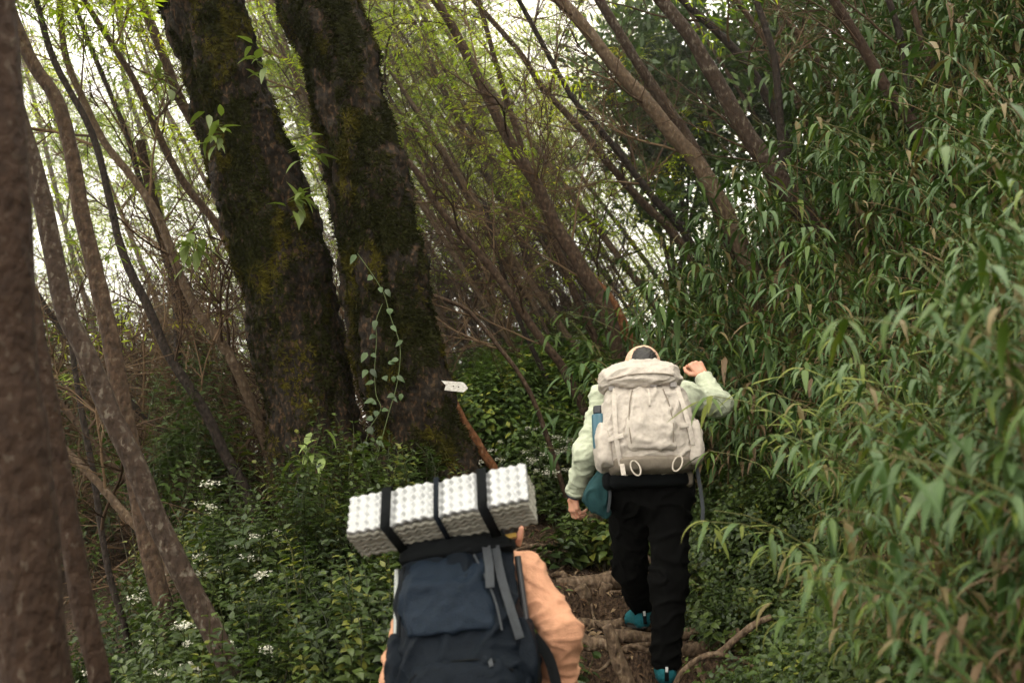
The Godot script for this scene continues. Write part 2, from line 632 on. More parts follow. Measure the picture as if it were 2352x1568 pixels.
func mossy_tree(label: String, rows: Array, depth: float, groove: float, number: int) -> Node3D:
	# rows: layout y, left edge, right edge
	var mids := PackedVector3Array()
	var rads := PackedFloat32Array()
	for q in rows:
		mids.append(at((q[1] + q[2]) * 0.5, q[0], depth))
		rads.append((q[2] - q[1]) * 0.5 / F * depth)
	var foot := mids[mids.size() - 1]
	foot = Vector3(foot.x + 0.06, ground(foot.x, foot.z), foot.z)
	mids.append(foot - Vector3(0, 0.15, 0))
	rads.append(rads[rads.size() - 1] * 1.3)
	mids.reverse()
	rads.reverse()
	var up := (mids[mids.size() - 1] - mids[mids.size() - 2]).normalized()
	for k in 3:
		mids.append(mids[mids.size() - 1] + up * 1.2)
		rads.append(rads[rads.size() - 1] * 0.93)
	var t := thing("mossy_tree", label, "tree", foot)
	var s := Shape.new()
	var per := 14
	var segs := 84
	var fine_mids := smooth(mids, per)
	var n := fine_mids.size()
	for k in n:
		var f := float(k) / per
		var a := mini(int(f), rads.size() - 2)
		var rad := lerpf(rads[a], rads[a + 1], f - a)
		var dir := (fine_mids[mini(k + 1, n - 1)] - fine_mids[maxi(k - 1, 0)]).normalized()
		var ax := dir.cross(Vector3(0, 0, 1)).normalized()
		var ay := dir.cross(ax)
		for j in segs:
			var ang := TAU * j / segs
			var out := ax * cos(ang) + ay * sin(ang)
			var p := fine_mids[k] + out * rad
			var lift := -0.02 + 0.05 * lumps.get_noise_3d(p.x * 1.8 + number, p.y * 0.9, p.z * 1.8) + 0.05 * lumps.get_noise_3d(p.x * 5, p.y * 1.6, p.z * 5 + number) + 0.035 * lumps.get_noise_3d(p.x * 12, p.y * 6, p.z * 12) + 0.016 * fine.get_noise_3dv(p * 40.0)
			lift -= groove * pow(absf(sin(ang * 2.5 + number)), 10.0)
			var low := clampf(1.0 - (p.y - foot.y) / 0.9, 0.0, 1.0)
			lift += low * low * 0.16 * maxf(0.0, sin(ang * 3.0 + number * 2.0))
			s.v.append(p + out * lift - foot)
	for k in n - 1:
		for j in segs:
			var a := k * segs + j
			var b := k * segs + (j + 1) % segs
			s.i.append_array(PackedInt32Array([a, a + segs, b, b, a + segs, b + segs]))
	part("trunk", s.mesh(M.bark_mossy), t)
	# moss tufts grow on the bark, in patches
	var where := []
	var tint := PackedColorArray()
	for k in 22000:
		var q := rng.randi_range(0, s.v.size() - segs - 2)
		var p: Vector3 = s.v[q].lerp(s.v[q + 1], rng.randf()).lerp(s.v[q + segs], rng.randf() * 0.9)
		if (q % segs) > segs - 3:
			continue
		var mid: Vector3 = fine_mids[q / segs] - foot
		var out := (p - mid).normalized()
		if (out.z < -0.35):
			continue
		var w := p + foot
		var patch := lumps.get_noise_3d(w.x * 2.6 + 5, w.y * 1.5, w.z * 2.6) + 0.5 * lumps.get_noise_3d(w.x * 9, w.y * 6, w.z * 9)
		if patch < -0.12:
			continue
		var size := r(0.024, 0.06) * (0.7 + clampf(patch + 0.3, 0.0, 1.0))
		var d := (out + Vector3(0, -0.7, 0) + ball() * 0.5).normalized()
		where.append(Transform3D(turned(out.cross(d).cross(out) + ball() * 0.2, out) * Basis.from_scale(Vector3.ONE * size), p))
		var yellow := smoothstep(0.05, 0.45, lumps.get_noise_3d(w.x * 3.1, w.y * 2.0 + 9, w.z * 3.1))
		tint.append(Color(0.026, 0.027, 0.008).lerp(Color(0.095, 0.08, 0.012), yellow * 0.9) * r(0.6, 1.35))
	many("moss", tuft[number % 4], where, tint, t)
	return t

func make_mossy_trees() -> void:
	mossy_tree("thick moss-covered trunk with bare reddish bark patches, left of the signed trunk", [[-160, 285, 545], [0, 357, 578], [138, 416, 605], [265, 444, 640], [357, 469, 675], [408, 482, 700], [510, 510, 729], [612, 540, 765], [765, 576, 787], [1000, 622, 850], [1130, 645, 885]], 6.9, 0.03, 1)
	mossy_tree("thick mossy trunk with climbing vine and white arrow board nailed to it", [[-160, 585, 800], [10, 635, 827], [102, 683, 855], [204, 704, 880], [306, 724, 911], [408, 745, 936], [535, 768, 951], [612, 775, 982], [714, 795, 997], [796, 810, 1018], [900, 835, 1050], [1000, 862, 1075], [1110, 880, 1108]], 6.6, 0.045, 2)

func make_sign() -> void:
	var d := 6.31
	var pts := [[1013.8, 873.4], [1063.5, 877.0], [1068.5, 881.0], [1075.5, 890.6], [1065.6, 900.0], [1021.0, 895.3], [1024.6, 884.2]]
	var mid := at(1045, 886, d)
	var t := thing("arrow_sign", "small weathered white arrow board pointing right on the mossy trunk", "sign", mid)
	var s := Shape.new()
	var ring := PackedVector3Array()
	for p in pts:
		ring.append(at(p[0], p[1], d) - mid)
	var back := Vector3(0, 0, -0.012)
	var n := ring.size()
	for face in 2:
		var first := s.v.size()
		s.v.append(Vector3.ZERO + back * face)
		for p in ring:
			s.v.append(p + back * face)
		for k in n:
			var a := first + 1 + k
			var b := first + 1 + (k + 1) % n
			s.i.append_array(PackedInt32Array([first, a, b]) if face == 0 else PackedInt32Array([first, b, a]))
	for k in n:
		var first := s.v.size()
		var a := ring[k]
		var b := ring[(k + 1) % n]
		s.v.append_array(PackedVector3Array([a, b, b + back, a + back]))
		s.i.append_array(PackedInt32Array([first, first + 2, first + 1, first, first + 3, first + 2]))
	part("board", s.mesh(M.sign_board), t)
	for p in [[1041.9, 886.3], [1053.7, 887.8]]:
		var c := Shape.new()
		var q := at(p[0], p[1], d) - mid
		tube(c, PackedVector3Array([q + Vector3(0, 0, -0.11), q + Vector3(0, 0, 0.003)]), 0.0042, 0.0042, 8)
		part("nail", c.mesh(M.nail), t)

# stem lists: top of what shows, then down to the foot; [layout x, y]
func make_named_trees() -> void:
	var L := [
		# label, bark, depth, width at foot and at top (layout), points, branches, leaves, rise
		["broad blurred trunk with reddish brown bark at the trail side", "bark_red", 2.1, 205, 190, [[-25, -60], [-12, 200], [0, 400], [12, 800], [44, 1100], [84, 1568]], 0, 60, 2.6],
		["slim rusty trunk with pale lichen spot leaning against the broad blurred trunk", "bark_red", 2.7, 60, 50, [[60, 640], [95, 820], [130, 1012], [156, 1169], [192, 1377], [234, 1568]], 1, 0, 0.0],
		["lichen-spotted grey brown trunk slanting through the left thicket", "bark_lichen", 4.0, 62, 48, [[40, 250], [105, 480], [150, 700], [198, 805], [250, 935], [312, 1065], [364, 1195], [426, 1325], [494, 1455], [541, 1563]], 3, 60, 1.5],
		["pale-topped smooth trunk bending up behind the lichen-spotted one", "bark_brown", 4.9, 56, 50, [[40, 60], [82, 153], [133, 230], [168, 357], [189, 485], [219, 612], [255, 765], [281, 909], [312, 1080], [354, 1299], [406, 1480], [426, 1563]], 5, 90, 2.0],
		["thin dark crooked stem in the left thicket", "bark_dark", 7.0, 32, 20, [[87, 0], [128, 143], [214, 306], [255, 459], [286, 586], [347, 714], [390, 815], [468, 935], [520, 1044], [562, 1117]], 12, 90, 2.0],
		["slender sunlit pale stem left of the mossy trunks", "bark_pale", 7.6, 34, 22, [[138, -20], [153, 128], [194, 230], [245, 332], [306, 408], [367, 500], [408, 612], [449, 704], [497, 768], [536, 830], [572, 909], [614, 1023], [640, 1117]], 12, 90, 2.0],
		["straight dark stem crossing behind the left mossy trunk", "bark_brown", 8.0, 32, 20, [[189, -10], [265, 112], [306, 178], [347, 265], [388, 357], [433, 433], [495, 510], [530, 570]], 12, 90, 2.0],
		["thin wavy dark stem beside the straight dark stem", "bark_dark", 9.0, 24, 15, [[165, -20], [204, 92], [255, 214], [296, 316], [326, 423], [357, 510], [385, 600], [403, 663], [412, 795]], 12, 80, 2.0],
		["hazy brown trunk disappearing behind the top of the left mossy trunk", "bark_brown", 9.0, 44, 32, [[315, -30], [367, 102], [408, 214], [450, 290], [520, 420]], 6, 80, 2.5],
		["faint far stem seen between the thin stems of the left thicket", "bark_brown", 14.0, 24, 16, [[280, -20], [286, 168], [316, 270], [352, 382], [372, 485], [400, 640]], 12, 60, 3.0],
		["pale slanting stem low in the left thicket", "bark_pale", 5.2, 26, 18, [[60, 930], [135, 1013], [218, 1096], [281, 1169], [328, 1221], [380, 1300]], 3, 0, 0.0],
		["reddish stem standing close to the foot of the left mossy trunk", "bark_red", 9.0, 34, 24, [[420, 690], [468, 831], [541, 971], [572, 1065], [614, 1158]], 9, 30, 1.5],
		["dark upright stem among ferny undergrowth below the lichen-spotted trunk", "bark_dark", 5.6, 20, 13, [[190, 940], [218, 1091], [250, 1299], [291, 1444], [307, 1568]], 5, 0, 0.6],
		["dark slanting stem crossing the left thicket at mid height", "bark_dark", 8.0, 22, 14, [[215, 840], [302, 924], [374, 987], [468, 1054], [530, 1096]], 8, 20, 0.8],
		["brown slanting stem in front of the dark crossing stem", "bark_brown", 6.6, 22, 14, [[100, 880], [172, 961], [234, 1039], [300, 1110], [370, 1200]], 6, 20, 0.8],
		["thickest dark trunk of the bright middle wood, forked low down", "bark_brown", 8.6, 50, 30, [[960, -60], [1038, 61], [1079, 143], [1120, 224], [1161, 306], [1201, 377], [1242, 444], [1278, 525], [1309, 571], [1344, 632], [1385, 699], [1416, 796], [1440, 880]], 16, 110, 3.0],
		["orange-barked stem rising close beside the thickest dark trunk", "bark_orange", 8.8, 34, 22, [[1300, 560], [1354, 638], [1400, 689], [1456, 796], [1500, 880]], 4, 0, 0.5],
		["long slanting stem with orange foot emerging beside the vine-clad trunk", "bark_brown", 8.4, 28, 20, [[870, 285], [921, 352], [967, 408], [1002, 469], [1048, 525], [1099, 581], [1140, 632], [1181, 689], [1244, 781], [1286, 834], [1313, 886], [1345, 950]], 12, 40, 2.5],
		["long even stem slanting from the bright gap down to the bamboo", "bark_brown", 10.0, 27, 18, [[1050, -40], [1140, 61], [1201, 133], [1242, 199], [1293, 255], [1339, 306], [1385, 362], [1436, 423], [1487, 479], [1540, 530]], 14, 110, 3.0],
		["dark slanting stem running just above the long even stem", "bark_dark", 9.6, 25, 17, [[1170, -40], [1237, 87], [1283, 173], [1324, 240], [1365, 286], [1421, 352], [1467, 413], [1507, 464], [1560, 520]], 12, 110, 3.0],
		["brown stem left of the thickest trunk, reaching down into the green bush", "bark_brown", 11.0, 27, 17, [[905, -20], [972, 92], [1002, 173], [1038, 245], [1069, 316], [1110, 393], [1150, 459], [1196, 551], [1222, 627], [1252, 689], [1279, 747], [1306, 806], [1331, 872], [1355, 935]], 14, 110, 3.0],
		["thin hazy stem close behind the thickest dark trunk", "bark_brown", 12.0, 24, 15, [[940, -40], [1028, 153], [1058, 230], [1099, 291], [1130, 357], [1171, 434], [1201, 485], [1242, 536], [1283, 592], [1314, 663], [1340, 740]], 14, 90, 3.0],
		["thin leafless pole above the green bush", "bark_dark", 9.2, 14, 11, [[1150, 610], [1174, 684], [1202, 757], [1240, 837], [1270, 900]], 4, 0, 0.6],
		["bent bare sapling arching right of the vine-clad trunk", "bark_brown", 7.4, 14, 10, [[985, 675], [1035, 694], [1073, 712], [1115, 757], [1150, 802], [1192, 858], [1230, 930]], 5, 0, 0.0],
		["brown stem behind the hiker's pale backpack", "bark_brown", 9.4, 30, 22, [[1275, 560], [1324, 684], [1355, 754], [1397, 834], [1430, 900]], 8, 40, 2.5],
		["short orange stem leaning out from behind the foot of the vine-clad trunk", "bark_orange", 7.6, 26, 18, [[960, 720], [1010, 850], [1056, 948], [1087, 1000], [1115, 1046], [1143, 1091]], 0, 0, 0.0],
		["pale brown trunk leaning out of the bamboo beside the dark-leaved bush", "bark_pale", 7.6, 52, 42, [[1240, -50], [1339, 61], [1390, 128], [1441, 189], [1492, 245], [1548, 316], [1610, 390]], 5, 90, 3.0],
		["spotted brown trunk running just right of the pale leaning one", "bark_lichen", 8.0, 42, 32, [[1345, -50], [1421, 77], [1467, 153], [1507, 214], [1538, 260], [1590, 340]], 5, 90, 3.0],
		["stout lichen-flecked trunk with red-brown foot rising from the bamboo bank", "bark_lichen", 7.0, 66, 42, [[1470, -60], [1580, 81], [1627, 161], [1661, 215], [1701, 289], [1738, 346], [1778, 396], [1829, 470], [1880, 540]], 4, 90, 3.0],
		["black upright stem standing in the bamboo", "bark_dark", 7.4, 27, 22, [[1720, -40], [1756, 66], [1776, 133], [1782, 178], [1790, 280]], 4, 60, 2.0],
		["dark red-brown trunk forking high on the bamboo bank", "bark_red", 6.2, 40, 30, [[1880, -50], [1950, 61], [1986, 122], [2026, 194], [2072, 255], [2118, 326], [2154, 398], [2180, 450]], 4, 90, 2.5],
		["slim dark stem joining the forked red-brown trunk", "bark_dark", 6.5, 26, 20, [[2025, -40], [2062, 77], [2077, 163], [2088, 245], [2105, 320]], 3, 60, 2.0],
		["thin brown stem uphill of the forked red-brown trunk", "bark_brown", 6.8, 22, 16, [[2080, -40], [2113, 92], [2144, 158], [2190, 250]], 3, 60, 2.0],
		["dark slanting stem behind the stout lichen-flecked trunk", "bark_dark", 8.6, 30, 22, [[1530, -40], [1572, 10], [1629, 61], [1685, 117], [1740, 190]], 6, 90, 2.5],
		["thin dark stem left of the black upright stem", "bark_brown", 9.0, 22, 16, [[1650, -40], [1685, 0], [1725, 51], [1775, 120]], 6, 90, 2.5],
		["brown slanting stem right of the black upright stem", "bark_brown", 8.4, 24, 17, [[1730, -50], [1771, 5], [1807, 51], [1843, 97], [1890, 170]], 6, 90, 2.5],
	]
	for q in L:
		var path := tree_path(q[5], q[2], q[8])
		var k: float = q[2] / F * 0.5
		tree("leaning_tree", q[0], path, q[3] * k * 0.92, q[4] * k * (0.5 if q[8] > 1.5 else 0.85), q[1], q[6] if q[2] > 5.0 else 0, int(q[7] * (1.5 if q[2] < 9.1 and q[5][0][0] < 300 else 0.9 if q[2] < 9.1 and q[5][0][0] > 1400 else 0.3)), "", 0.3, 0.86)

func make_far_trees() -> void:
	rng.seed = 1234
	for k in 150:
		var pole := k % 5 > 2
		var d := lerpf(10.0, 22.0, pow(rng.randf(), 1.1))
		var x := r(-0.56, 0.36) * d
		if k % 2 == 0:
			x = r(-0.08, 0.3) * d
		var z := -d
		var foot := on_ground(x, z, -0.05)
		var lean := r(0.32, 0.55) + (0.22 if x > 0.0 else 0.0)
		var tall := r(6.0, 10.0) * (0.8 + d * 0.012)
		var path := PackedVector3Array([foot])
		var dir := Vector3(-lean, 1, r(-0.1, 0.1)).normalized()
		var p := foot
		for q in 7:
			p += dir * tall / 7.0
			dir = (dir + Vector3(r(-0.06, 0.05), r(0.0, 0.05), r(-0.05, 0.05))).normalized()
			path.append(p)
		var w := r(0.03, 0.06) if not pole else r(0.016, 0.03)
		var mat: String = ["bark_brown", "bark_pale", "bark_brown", "bark_pale"][rng.randi_range(0, 3)]
		if pole:
			tree("thin_pole_tree", "pencil-thin straight leaning sapling in the hazy wood behind", path, w, w * 0.35, mat, 2, 40, "thin saplings of the hazy wood", 0.3, 0.4, true)
		else:
			tree("far_tree", "slender leaning tree with thin feathery crown in the hazy wood behind", path, w, w * 0.22, mat, 6, 75, "trees of the hazy wood", 0.12, 0.45, true)

func make_shade_trees() -> void:
	# the wood goes on beside and behind the camera; its crowns keep the undergrowth dim
	rng.seed = 515
	for q in [[-2.6, 0.8], [-3.4, -1.6], [-4.2, -3.8], [-2.4, 3.0], [-4.6, 1.0], [-3.3, -0.2], [-4.4, -6.0], [3.6, 1.6], [4.2, -0.8], [4.8, -3.2], [5.4, -5.4]]:
		var foot := on_ground(q[0], q[1], -0.05)
		var path := PackedVector3Array()
		for k in 7:
			path.append(foot + Vector3(-0.16 * k if q[0] > 0 else -0.08 * k, 1.15 * k, r(-0.06, 0.06) * k))
		tree("shade_tree", "leafy tree of the wood shading the %s" % ("undergrowth left of the trail" if q[0] < 0 else "top of the bamboo bank"), path, 0.07, 0.02, "bark_brown", 5, 210, "trees shading the left undergrowth" if q[0] < 0 else "trees shading the bamboo bank", 0.6, 0.66, true)

func make_far_wood() -> void:
	rng.seed = 88
	var where := []
	var tint := PackedColorArray()
	for k in 6500:
		var d := lerpf(11.0, 20.0, rng.randf())
		var x := r(-0.62, 0.45) * d
		var u := rng.randf()
		var clump := lumps.get_noise_3d(x * 0.22, u * 3.0, d * 0.2)
		var y := 1.4 + pow(u, 1.2) * (2.2 + d * 0.24)
		if clump < -0.28 + u * 0.64:
			continue
		var b := turned(Vector3(r(-1, 1), r(-0.5, 0.4), r(-1, 1)), Vector3(r(-0.4, 0.4), 1, r(-0.4, 0.4)))
		where.append(Transform3D(b * Basis.from_scale(Vector3.ONE * r(0.9, 1.8)), Vector3(x, y, -d)))
		tint.append(canopy_color())
	for k in 9000:
		var d := r(15.0, 22.0)
		var x := r(-0.6, 0.4) * d
		var u := rng.randf()
		var y := 1.2 + u * u * 6.5
		if lumps.get_noise_3d(x * 0.3, y * 0.3, d * 0.3) < -0.1 + u * 0.45:
			continue
		var b := turned(Vector3(r(-1, 1), r(-0.5, 0.4), r(-1, 1)), Vector3(r(-0.4, 0.4), 1, r(-0.4, 0.4)))
		where.append(Transform3D(b * Basis.from_scale(Vector3.ONE * r(0.9, 1.8)), Vector3(x, y, -d)))
		tint.append(canopy_color())
	for k in 3600:
		var d := r(11.5, 19.0)
		var x := r(-0.6, -0.2) * d
		var y := 2.0 + pow(rng.randf(), 0.9) * 6.0
		if lumps.get_noise_3d(x * 0.35, y * 0.35, d * 0.35 + 7.0) < -0.04 + (y - 2.0) * 0.05:
			continue
		var b := turned(Vector3(r(-1, 1), r(-0.5, 0.4), r(-1, 1)), Vector3(r(-0.4, 0.4), 1, r(-0.4, 0.4)))
		where.append(Transform3D(b * Basis.from_scale(Vector3.ONE * r(0.9, 1.7)), Vector3(x, y, -d)))
		tint.append(canopy_color())
	var o := many("far_wood", plume[1], where, tint, self)
	say(o, "bright yellow-green mass of feathery foliage closing the view behind the trunks", "foliage")
	# dry brushwood below the stems
	where = []
	tint = PackedColorArray()
	for k in 1200:
		var d := lerpf(7.6, 20.0, pow(rng.randf(), 1.2))
		var x := r(-0.58, -0.16 if k % 3 else 0.12) * d
		if absf(x - trail_x(-d)) < 1.0 and d < 11.0:
			continue
		var y := ground(x, -d) + pow(rng.randf(), 1.5) * 1.8
		var up := Vector3(r(-1, 0.6), r(-0.1, 1.2), r(-0.6, 0.6)).normalized()
		where.append(Transform3D(turned(up, ball()) * Basis.from_scale(Vector3.ONE * r(0.6, 1.5)), Vector3(x, y, -d)))
		tint.append(Color(0.07, 0.044, 0.028).lerp(Color(0.18, 0.115, 0.068), rng.randf()) * r(0.6, 1.2))
	for k in 260:
		var d := r(11.0, 17.0)
		var x := r(-0.12, 0.08) * d
		var up := Vector3(r(-1, 0.5), r(0.0, 1.3), r(-0.6, 0.6)).normalized()
		where.append(Transform3D(turned(up, ball()) * Basis.from_scale(Vector3.ONE * r(0.7, 1.5)), Vector3(x, ground(x, -d) + r(0.3, 2.1), -d)))
		tint.append(Color(0.12, 0.075, 0.05) * r(0.6, 1.4))
	o = many("brushwood", twigs[2], where, tint, self)
	say(o, "tangle of dry brown twigs filling the thicket between the stems", "twigs")

# ---------------------------------------------------------------- undergrowth
func make_bamboo() -> void:
	rng.seed = 5
	var spots := []
	for k in 9000:
		var d := lerpf(1.7, 10.5, pow(rng.randf(), 0.9))
		var x := bank_x(-d) + r(0.85 if d < 6.3 else 0.4, 5.2)
		var q := seen(on_ground(x, -d, 0.7))
		if q.x > (2650 if d > 3.4 else 3300) or q.x < 1400 or q.y < -420 or q.y > 1900:
			continue
		var e := x - bank_x(-d) - 0.45
		if e < 0.65 + 0.3 * lumps.get_noise_2d(x * 0.9, d * 0.9) and d < 7.0 or d < 5.2 and q.x < 1905 or d < 4.0 and q.x < 1950 or d < 3.0 and q.x < 2270:
			continue
		var close := false
		for p in spots:
			if Vector2(p.x - x, p.y - d).length() < (0.17 + 0.012 * d if d > 4.3 else 0.13):
				close = true
				break
		if close:
			continue
		spots.append(Vector2(x, d))
		if spots.size() >= 290:
			break
	spots.sort_custom(func(a, b): return a.y < b.y)
	var named_near := 0
	for k in spots.size():
		var d: float = spots[k].y
		var foot := on_ground(spots[k].x, -d)
		var kind := rng.randi_range(0, bamboo_kinds.size() - 1)
		var near := d < 4.3 and seen(foot).x < 2300 and named_near < 12
		if near:
			named_near += 1
		var t := thing("bamboo_clump", "arching bamboo clump with drooping blade leaves low on the near bank" if near else "dense bamboo clump with drooping narrow leaves up on the bank", "bamboo", foot, "near bamboo clumps" if near else "bamboo clumps covering the bank")
		t.rotation.y = r(-0.8, 0.8)
		t.scale = Vector3.ONE * r(0.85, 1.25) * (0.72 if d < 4.3 else 1.0 if d < 6.3 else 1.3)
		if near:
			var b: Dictionary = bamboo_kinds[kind]
			for c in b.culms:
				var s := Shape.new()
				tube(s, c, 0.0045, 0.0015, 5, Color(0.14, 0.14, 0.05))
				part("culm", s.mesh(M.leaf_glossy), t)
			var rest := Shape.new()
			for w in b.leaves.size():
				var l: Dictionary = b.leaves[w]
				if w * 290 / b.leaves.size() == (w - 1) * 290 / b.leaves.size():
					leaf(rest, l.f, l.size, l.size * 0.17, "lance", 4, droops[l.bend], 0.35, bamboo_color(l.tint))
					continue
				part("leaf", lance[l.bend], t, Transform3D(l.f.basis * Basis.from_scale(Vector3.ONE * l.size * 1.12), l.f.origin), M["bamboo_leaf_%d" % l.tint])
			if rest.v.size():
				part("foliage", rest.mesh(M.leaf_glossy), t).set_meta("kind", "stuff")
		else:
			part("foliage", bamboo_merged[kind], t)
	# dry stalks and dead leaves hanging in the bamboo
	var where := []
	var tint := PackedColorArray()
	for k in 6500:
		var d := lerpf(4.0, 9.5, rng.randf())
		var x := bank_x(-d) + 0.95 + pow(rng.randf(), 1.2) * 4.0
		if lumps.get_noise_2d(x * 1.3 + 40, d * 1.3) < 0.02:
			continue
		var p := on_ground(x, -d, r(0.05, 0.95))
		var dir := Vector3(r(-1, 0.3), r(-0.7, 0.9), r(-0.2, 1)).normalized()
		where.append(Transform3D(turned(dir, Vector3(r(-1, 1), 1, r(-1, 1))) * Basis.from_scale(Vector3.ONE * r(0.1, 0.42)), p))
		tint.append(Color(0.1, 0.065, 0.035).lerp(Color(0.27, 0.2, 0.11), pow(rng.randf(), 1.6)))
	say(many("dry_stalks", blade, where, tint, self), "dead brown stalks and withered leaves hanging under the bamboo on the bank", "dry grass")

func shrub(label: String, foot: Vector3, high: float, wide: float, count: int, kinds: Array, group: String, blooms := 0, tone := 1.0) -> void:
	var t := thing("leafy_shrub", label, "shrub", foot, group)
	var stems := Shape.new()
	var where := []
	var tint := PackedColorArray()
	var heads := []
	for k in count:
		var a := r(0, TAU)
		var q := sqrt(rng.randf())
		var tip := Vector3(cos(a) * q * wide, high * (0.25 + 0.75 * pow(rng.randf(), 0.7)) * (1.0 - 0.45 * q * q), sin(a) * q * wide)
		if k < 16:
			tube(stems, PackedVector3Array([Vector3(tip.x * 0.1, -0.03, tip.z * 0.1), tip * Vector3(0.6, 0.55, 0.6), tip]), 0.006, 0.002, 4)
		var d := (tip.normalized() + Vector3(0, 0.6, 0) + ball() * 0.5).normalized()
		var b := turned(Vector3(d.y, -d.x, r(-0.5, 0.5)), d)
		where.append(Transform3D(b * Basis.from_scale(Vector3.ONE * r(0.75, 1.3)), tip - d * 0.12))
		tint.append(green(rng.randf()) * tone)
		if heads.size() < blooms and tip.y > high * 0.45:
			heads.append(tip + d * 0.17)
	part("stems", stems.mesh(M.stem), t)
	many("foliage", kinds[rng.randi_range(0, kinds.size() - 1)], where, tint, t)
	for h in heads:
		part("flower_head", blossom, t, Transform3D(Basis(Vector3.UP, r(0, TAU)) * Basis.from_scale(Vector3.ONE * r(1.2, 2.2)), h))

func make_undergrowth() -> void:
	rng.seed = 31
	var left := "dark green leafy shrub left of the trail below the mossy trunks"
	# left of the trail, down to the near edge
	for q in [[-0.95, 4.6, 0.95, 0.42], [-1.35, 5.2, 1.0, 0.5], [-0.75, 5.6, 1.15, 0.4], [-1.0, 3.9, 0.7, 0.38], [-0.62, 4.1, 0.7, 0.3], [-1.75, 5.9, 0.9, 0.5], [-0.55, 6.1, 0.8, 0.35], [-1.4, 4.3, 0.65, 0.42], [-1.0, 5.3, 1.2, 0.4], [-0.9, 3.35, 0.5, 0.32], [-0.6, 3.5, 0.45, 0.26], [-0.45, 4.9, 0.8, 0.3], [-1.1, 6.05, 1.25, 0.4]]:
		shrub(left, on_ground(q[0], -q[1]), q[2], q[3], 130, herb_broad if q[1] < 3.6 else herb, "shrubs left of the trail")
	var white := "straggling shrub with clusters of small white flowers in the left thicket"
	for q in [[-1.35, 5.0, 0.95, 0.36], [-1.5, 4.7, 0.8, 0.36], [-1.15, 4.5, 0.8, 0.3], [-1.2, 5.4, 1.05, 0.34], [-1.6, 5.5, 1.0, 0.4], [-1.35, 4.1, 0.6, 0.3], [-1.75, 6.0, 1.0, 0.4]]:
		shrub(white, on_ground(q[0], -q[1]), q[2], q[3], 95, herb, "white-flowered shrubs on the left", 9)
	for q in [[0.3, 7.6, 0.4, 0.26], [0.15, 8.1, 0.55, 0.3], [0.42, 8.3, 0.5, 0.25]]:
		shrub("low white-flowered herb beside the trail beyond the foam pad", on_ground(q[0], -q[1]), q[2], q[3], 60, herb, "white-flowered herbs beyond the pad", 16)
	# the big green bush in the middle, behind the hikers
	for q in [[-0.15, 9.3, 1.15, 0.6], [0.35, 9.6, 1.3, 0.6], [0.8, 9.4, 1.25, 0.5], [0.2, 10.4, 1.5, 0.7], [0.75, 10.6, 1.55, 0.7], [-0.35, 10.3, 1.2, 0.6], [1.2, 10.0, 1.3, 0.5], [0.35, 8.8, 0.7, 0.4], [0.75, 8.7, 0.7, 0.4]]:
		shrub("tall light green bush beyond the trail, between vine-clad trunk and bamboo", on_ground(q[0], -q[1]), q[2], q[3], 330, herb_broad, "bushes beyond the trail", 0, 2.5)
	# far left thicket
	for k in 14:
		var d := r(6.5, 12.0)
		var x := r(-0.52, -0.27) * d
		shrub("light green sapling in the twiggy left thicket", on_ground(x, -d), r(0.8, 2.6), r(0.35, 0.7), 70, herb_broad if k % 2 else herb, "saplings of the left thicket", 0, 1.3)
	for k in 30:
		var d := r(2.6, 6.5)
		var x := r(-0.53, -0.3) * d
		shrub("low grassy green herb on the floor of the left thicket", on_ground(x, -d), r(0.3, 0.6), r(0.25, 0.4), 40, herb, "herbs on the left thicket floor")
	# ground cover on the foot of the bank and beside the trail
	var where := [[], []]
	var tint := [PackedColorArray(), PackedColorArray()]
	for k in 13000:
		var d := lerpf(2.6, 9.5, rng.randf())
		var t := r(0.36, 1.5)
		if rng.randf() < 0.24:
			t = r(-1.6, -0.5)
		var cover := lumps.get_noise_2d(t * 1.4 + 3, d * 1.4)
		if t > 0 and t < 0.55 and cover < 0.02:
			continue
		if t < 0 and cover < -0.1:
			continue
		var p := on_ground(trail_x(-d) + t, -d, r(-0.02, 0.16))
		var n := Vector3(-0.6 if t > 0 else 0.1, 0.8, 0.25) + ball() * 0.45
		var w := k % 2
		where[w].append(Transform3D(turned(Vector3(r(-1, 1), -0.1, r(-1, 1)), n.normalized()) * Basis.from_scale(Vector3.ONE * r(0.4, 0.85)), p))
		tint[w].append(green(rng.randf()) * 1.3)
	say(many("ground_cover", herb[0], where[0], tint[0], self), "small-leaved green ground cover along the foot of the bamboo bank", "ground cover")
	say(many("ground_cover", herb_broad[1], where[1], tint[1], self), "broader-leaved green herbs growing through the small-leaved ground cover", "ground cover")
	# patch of herbs between the roots, left of the hiker's legs
	var k2 := 0
	for q in [[0.5, 6.9], [0.62, 6.7], [0.42, 6.75], [0.7, 7.1], [0.3, 6.6], [0.1, 4.4], [0.22, 4.6], [0.25, 4.25], [0.05, 4.7], [0.6, 7.4]]:
		shrub("small herb growing between the roots on the trail", on_ground(q[0], -q[1]), r(0.12, 0.26), r(0.1, 0.16), 14, herb_broad, "herbs between the roots", 0, 1.2)
	# glossy-leaved trees at the top of the bank edge
	for q in [[1.75, -11.0, 4.1, 850, "dense dark glossy-leaved tree beside the pale leaning trunk"], [3.0, -10.6, 2.9, 700, "round glossy-leaved tree behind the black upright stem on the bank"], [4.3, -10.8, 2.3, 600, "bushy glossy-leaved tree on the crest of the bamboo bank"]]:
		var t := thing("glossy_tree", q[4], "tree", on_ground(q[0], q[1]))
		var own := Shape.new()
		for a in 5:
			tube(own, PackedVector3Array([Vector3(0, -0.1, 0), Vector3(r(-0.2, 0.2), q[2] * 0.35, r(-0.2, 0.2)), Vector3(r(-0.7, 0.5), q[2] * 0.85, r(-0.5, 0.5))]), 0.05, 0.015, 7)
		part("trunk", own.mesh(M.bark_brown), t)
		var spots := []
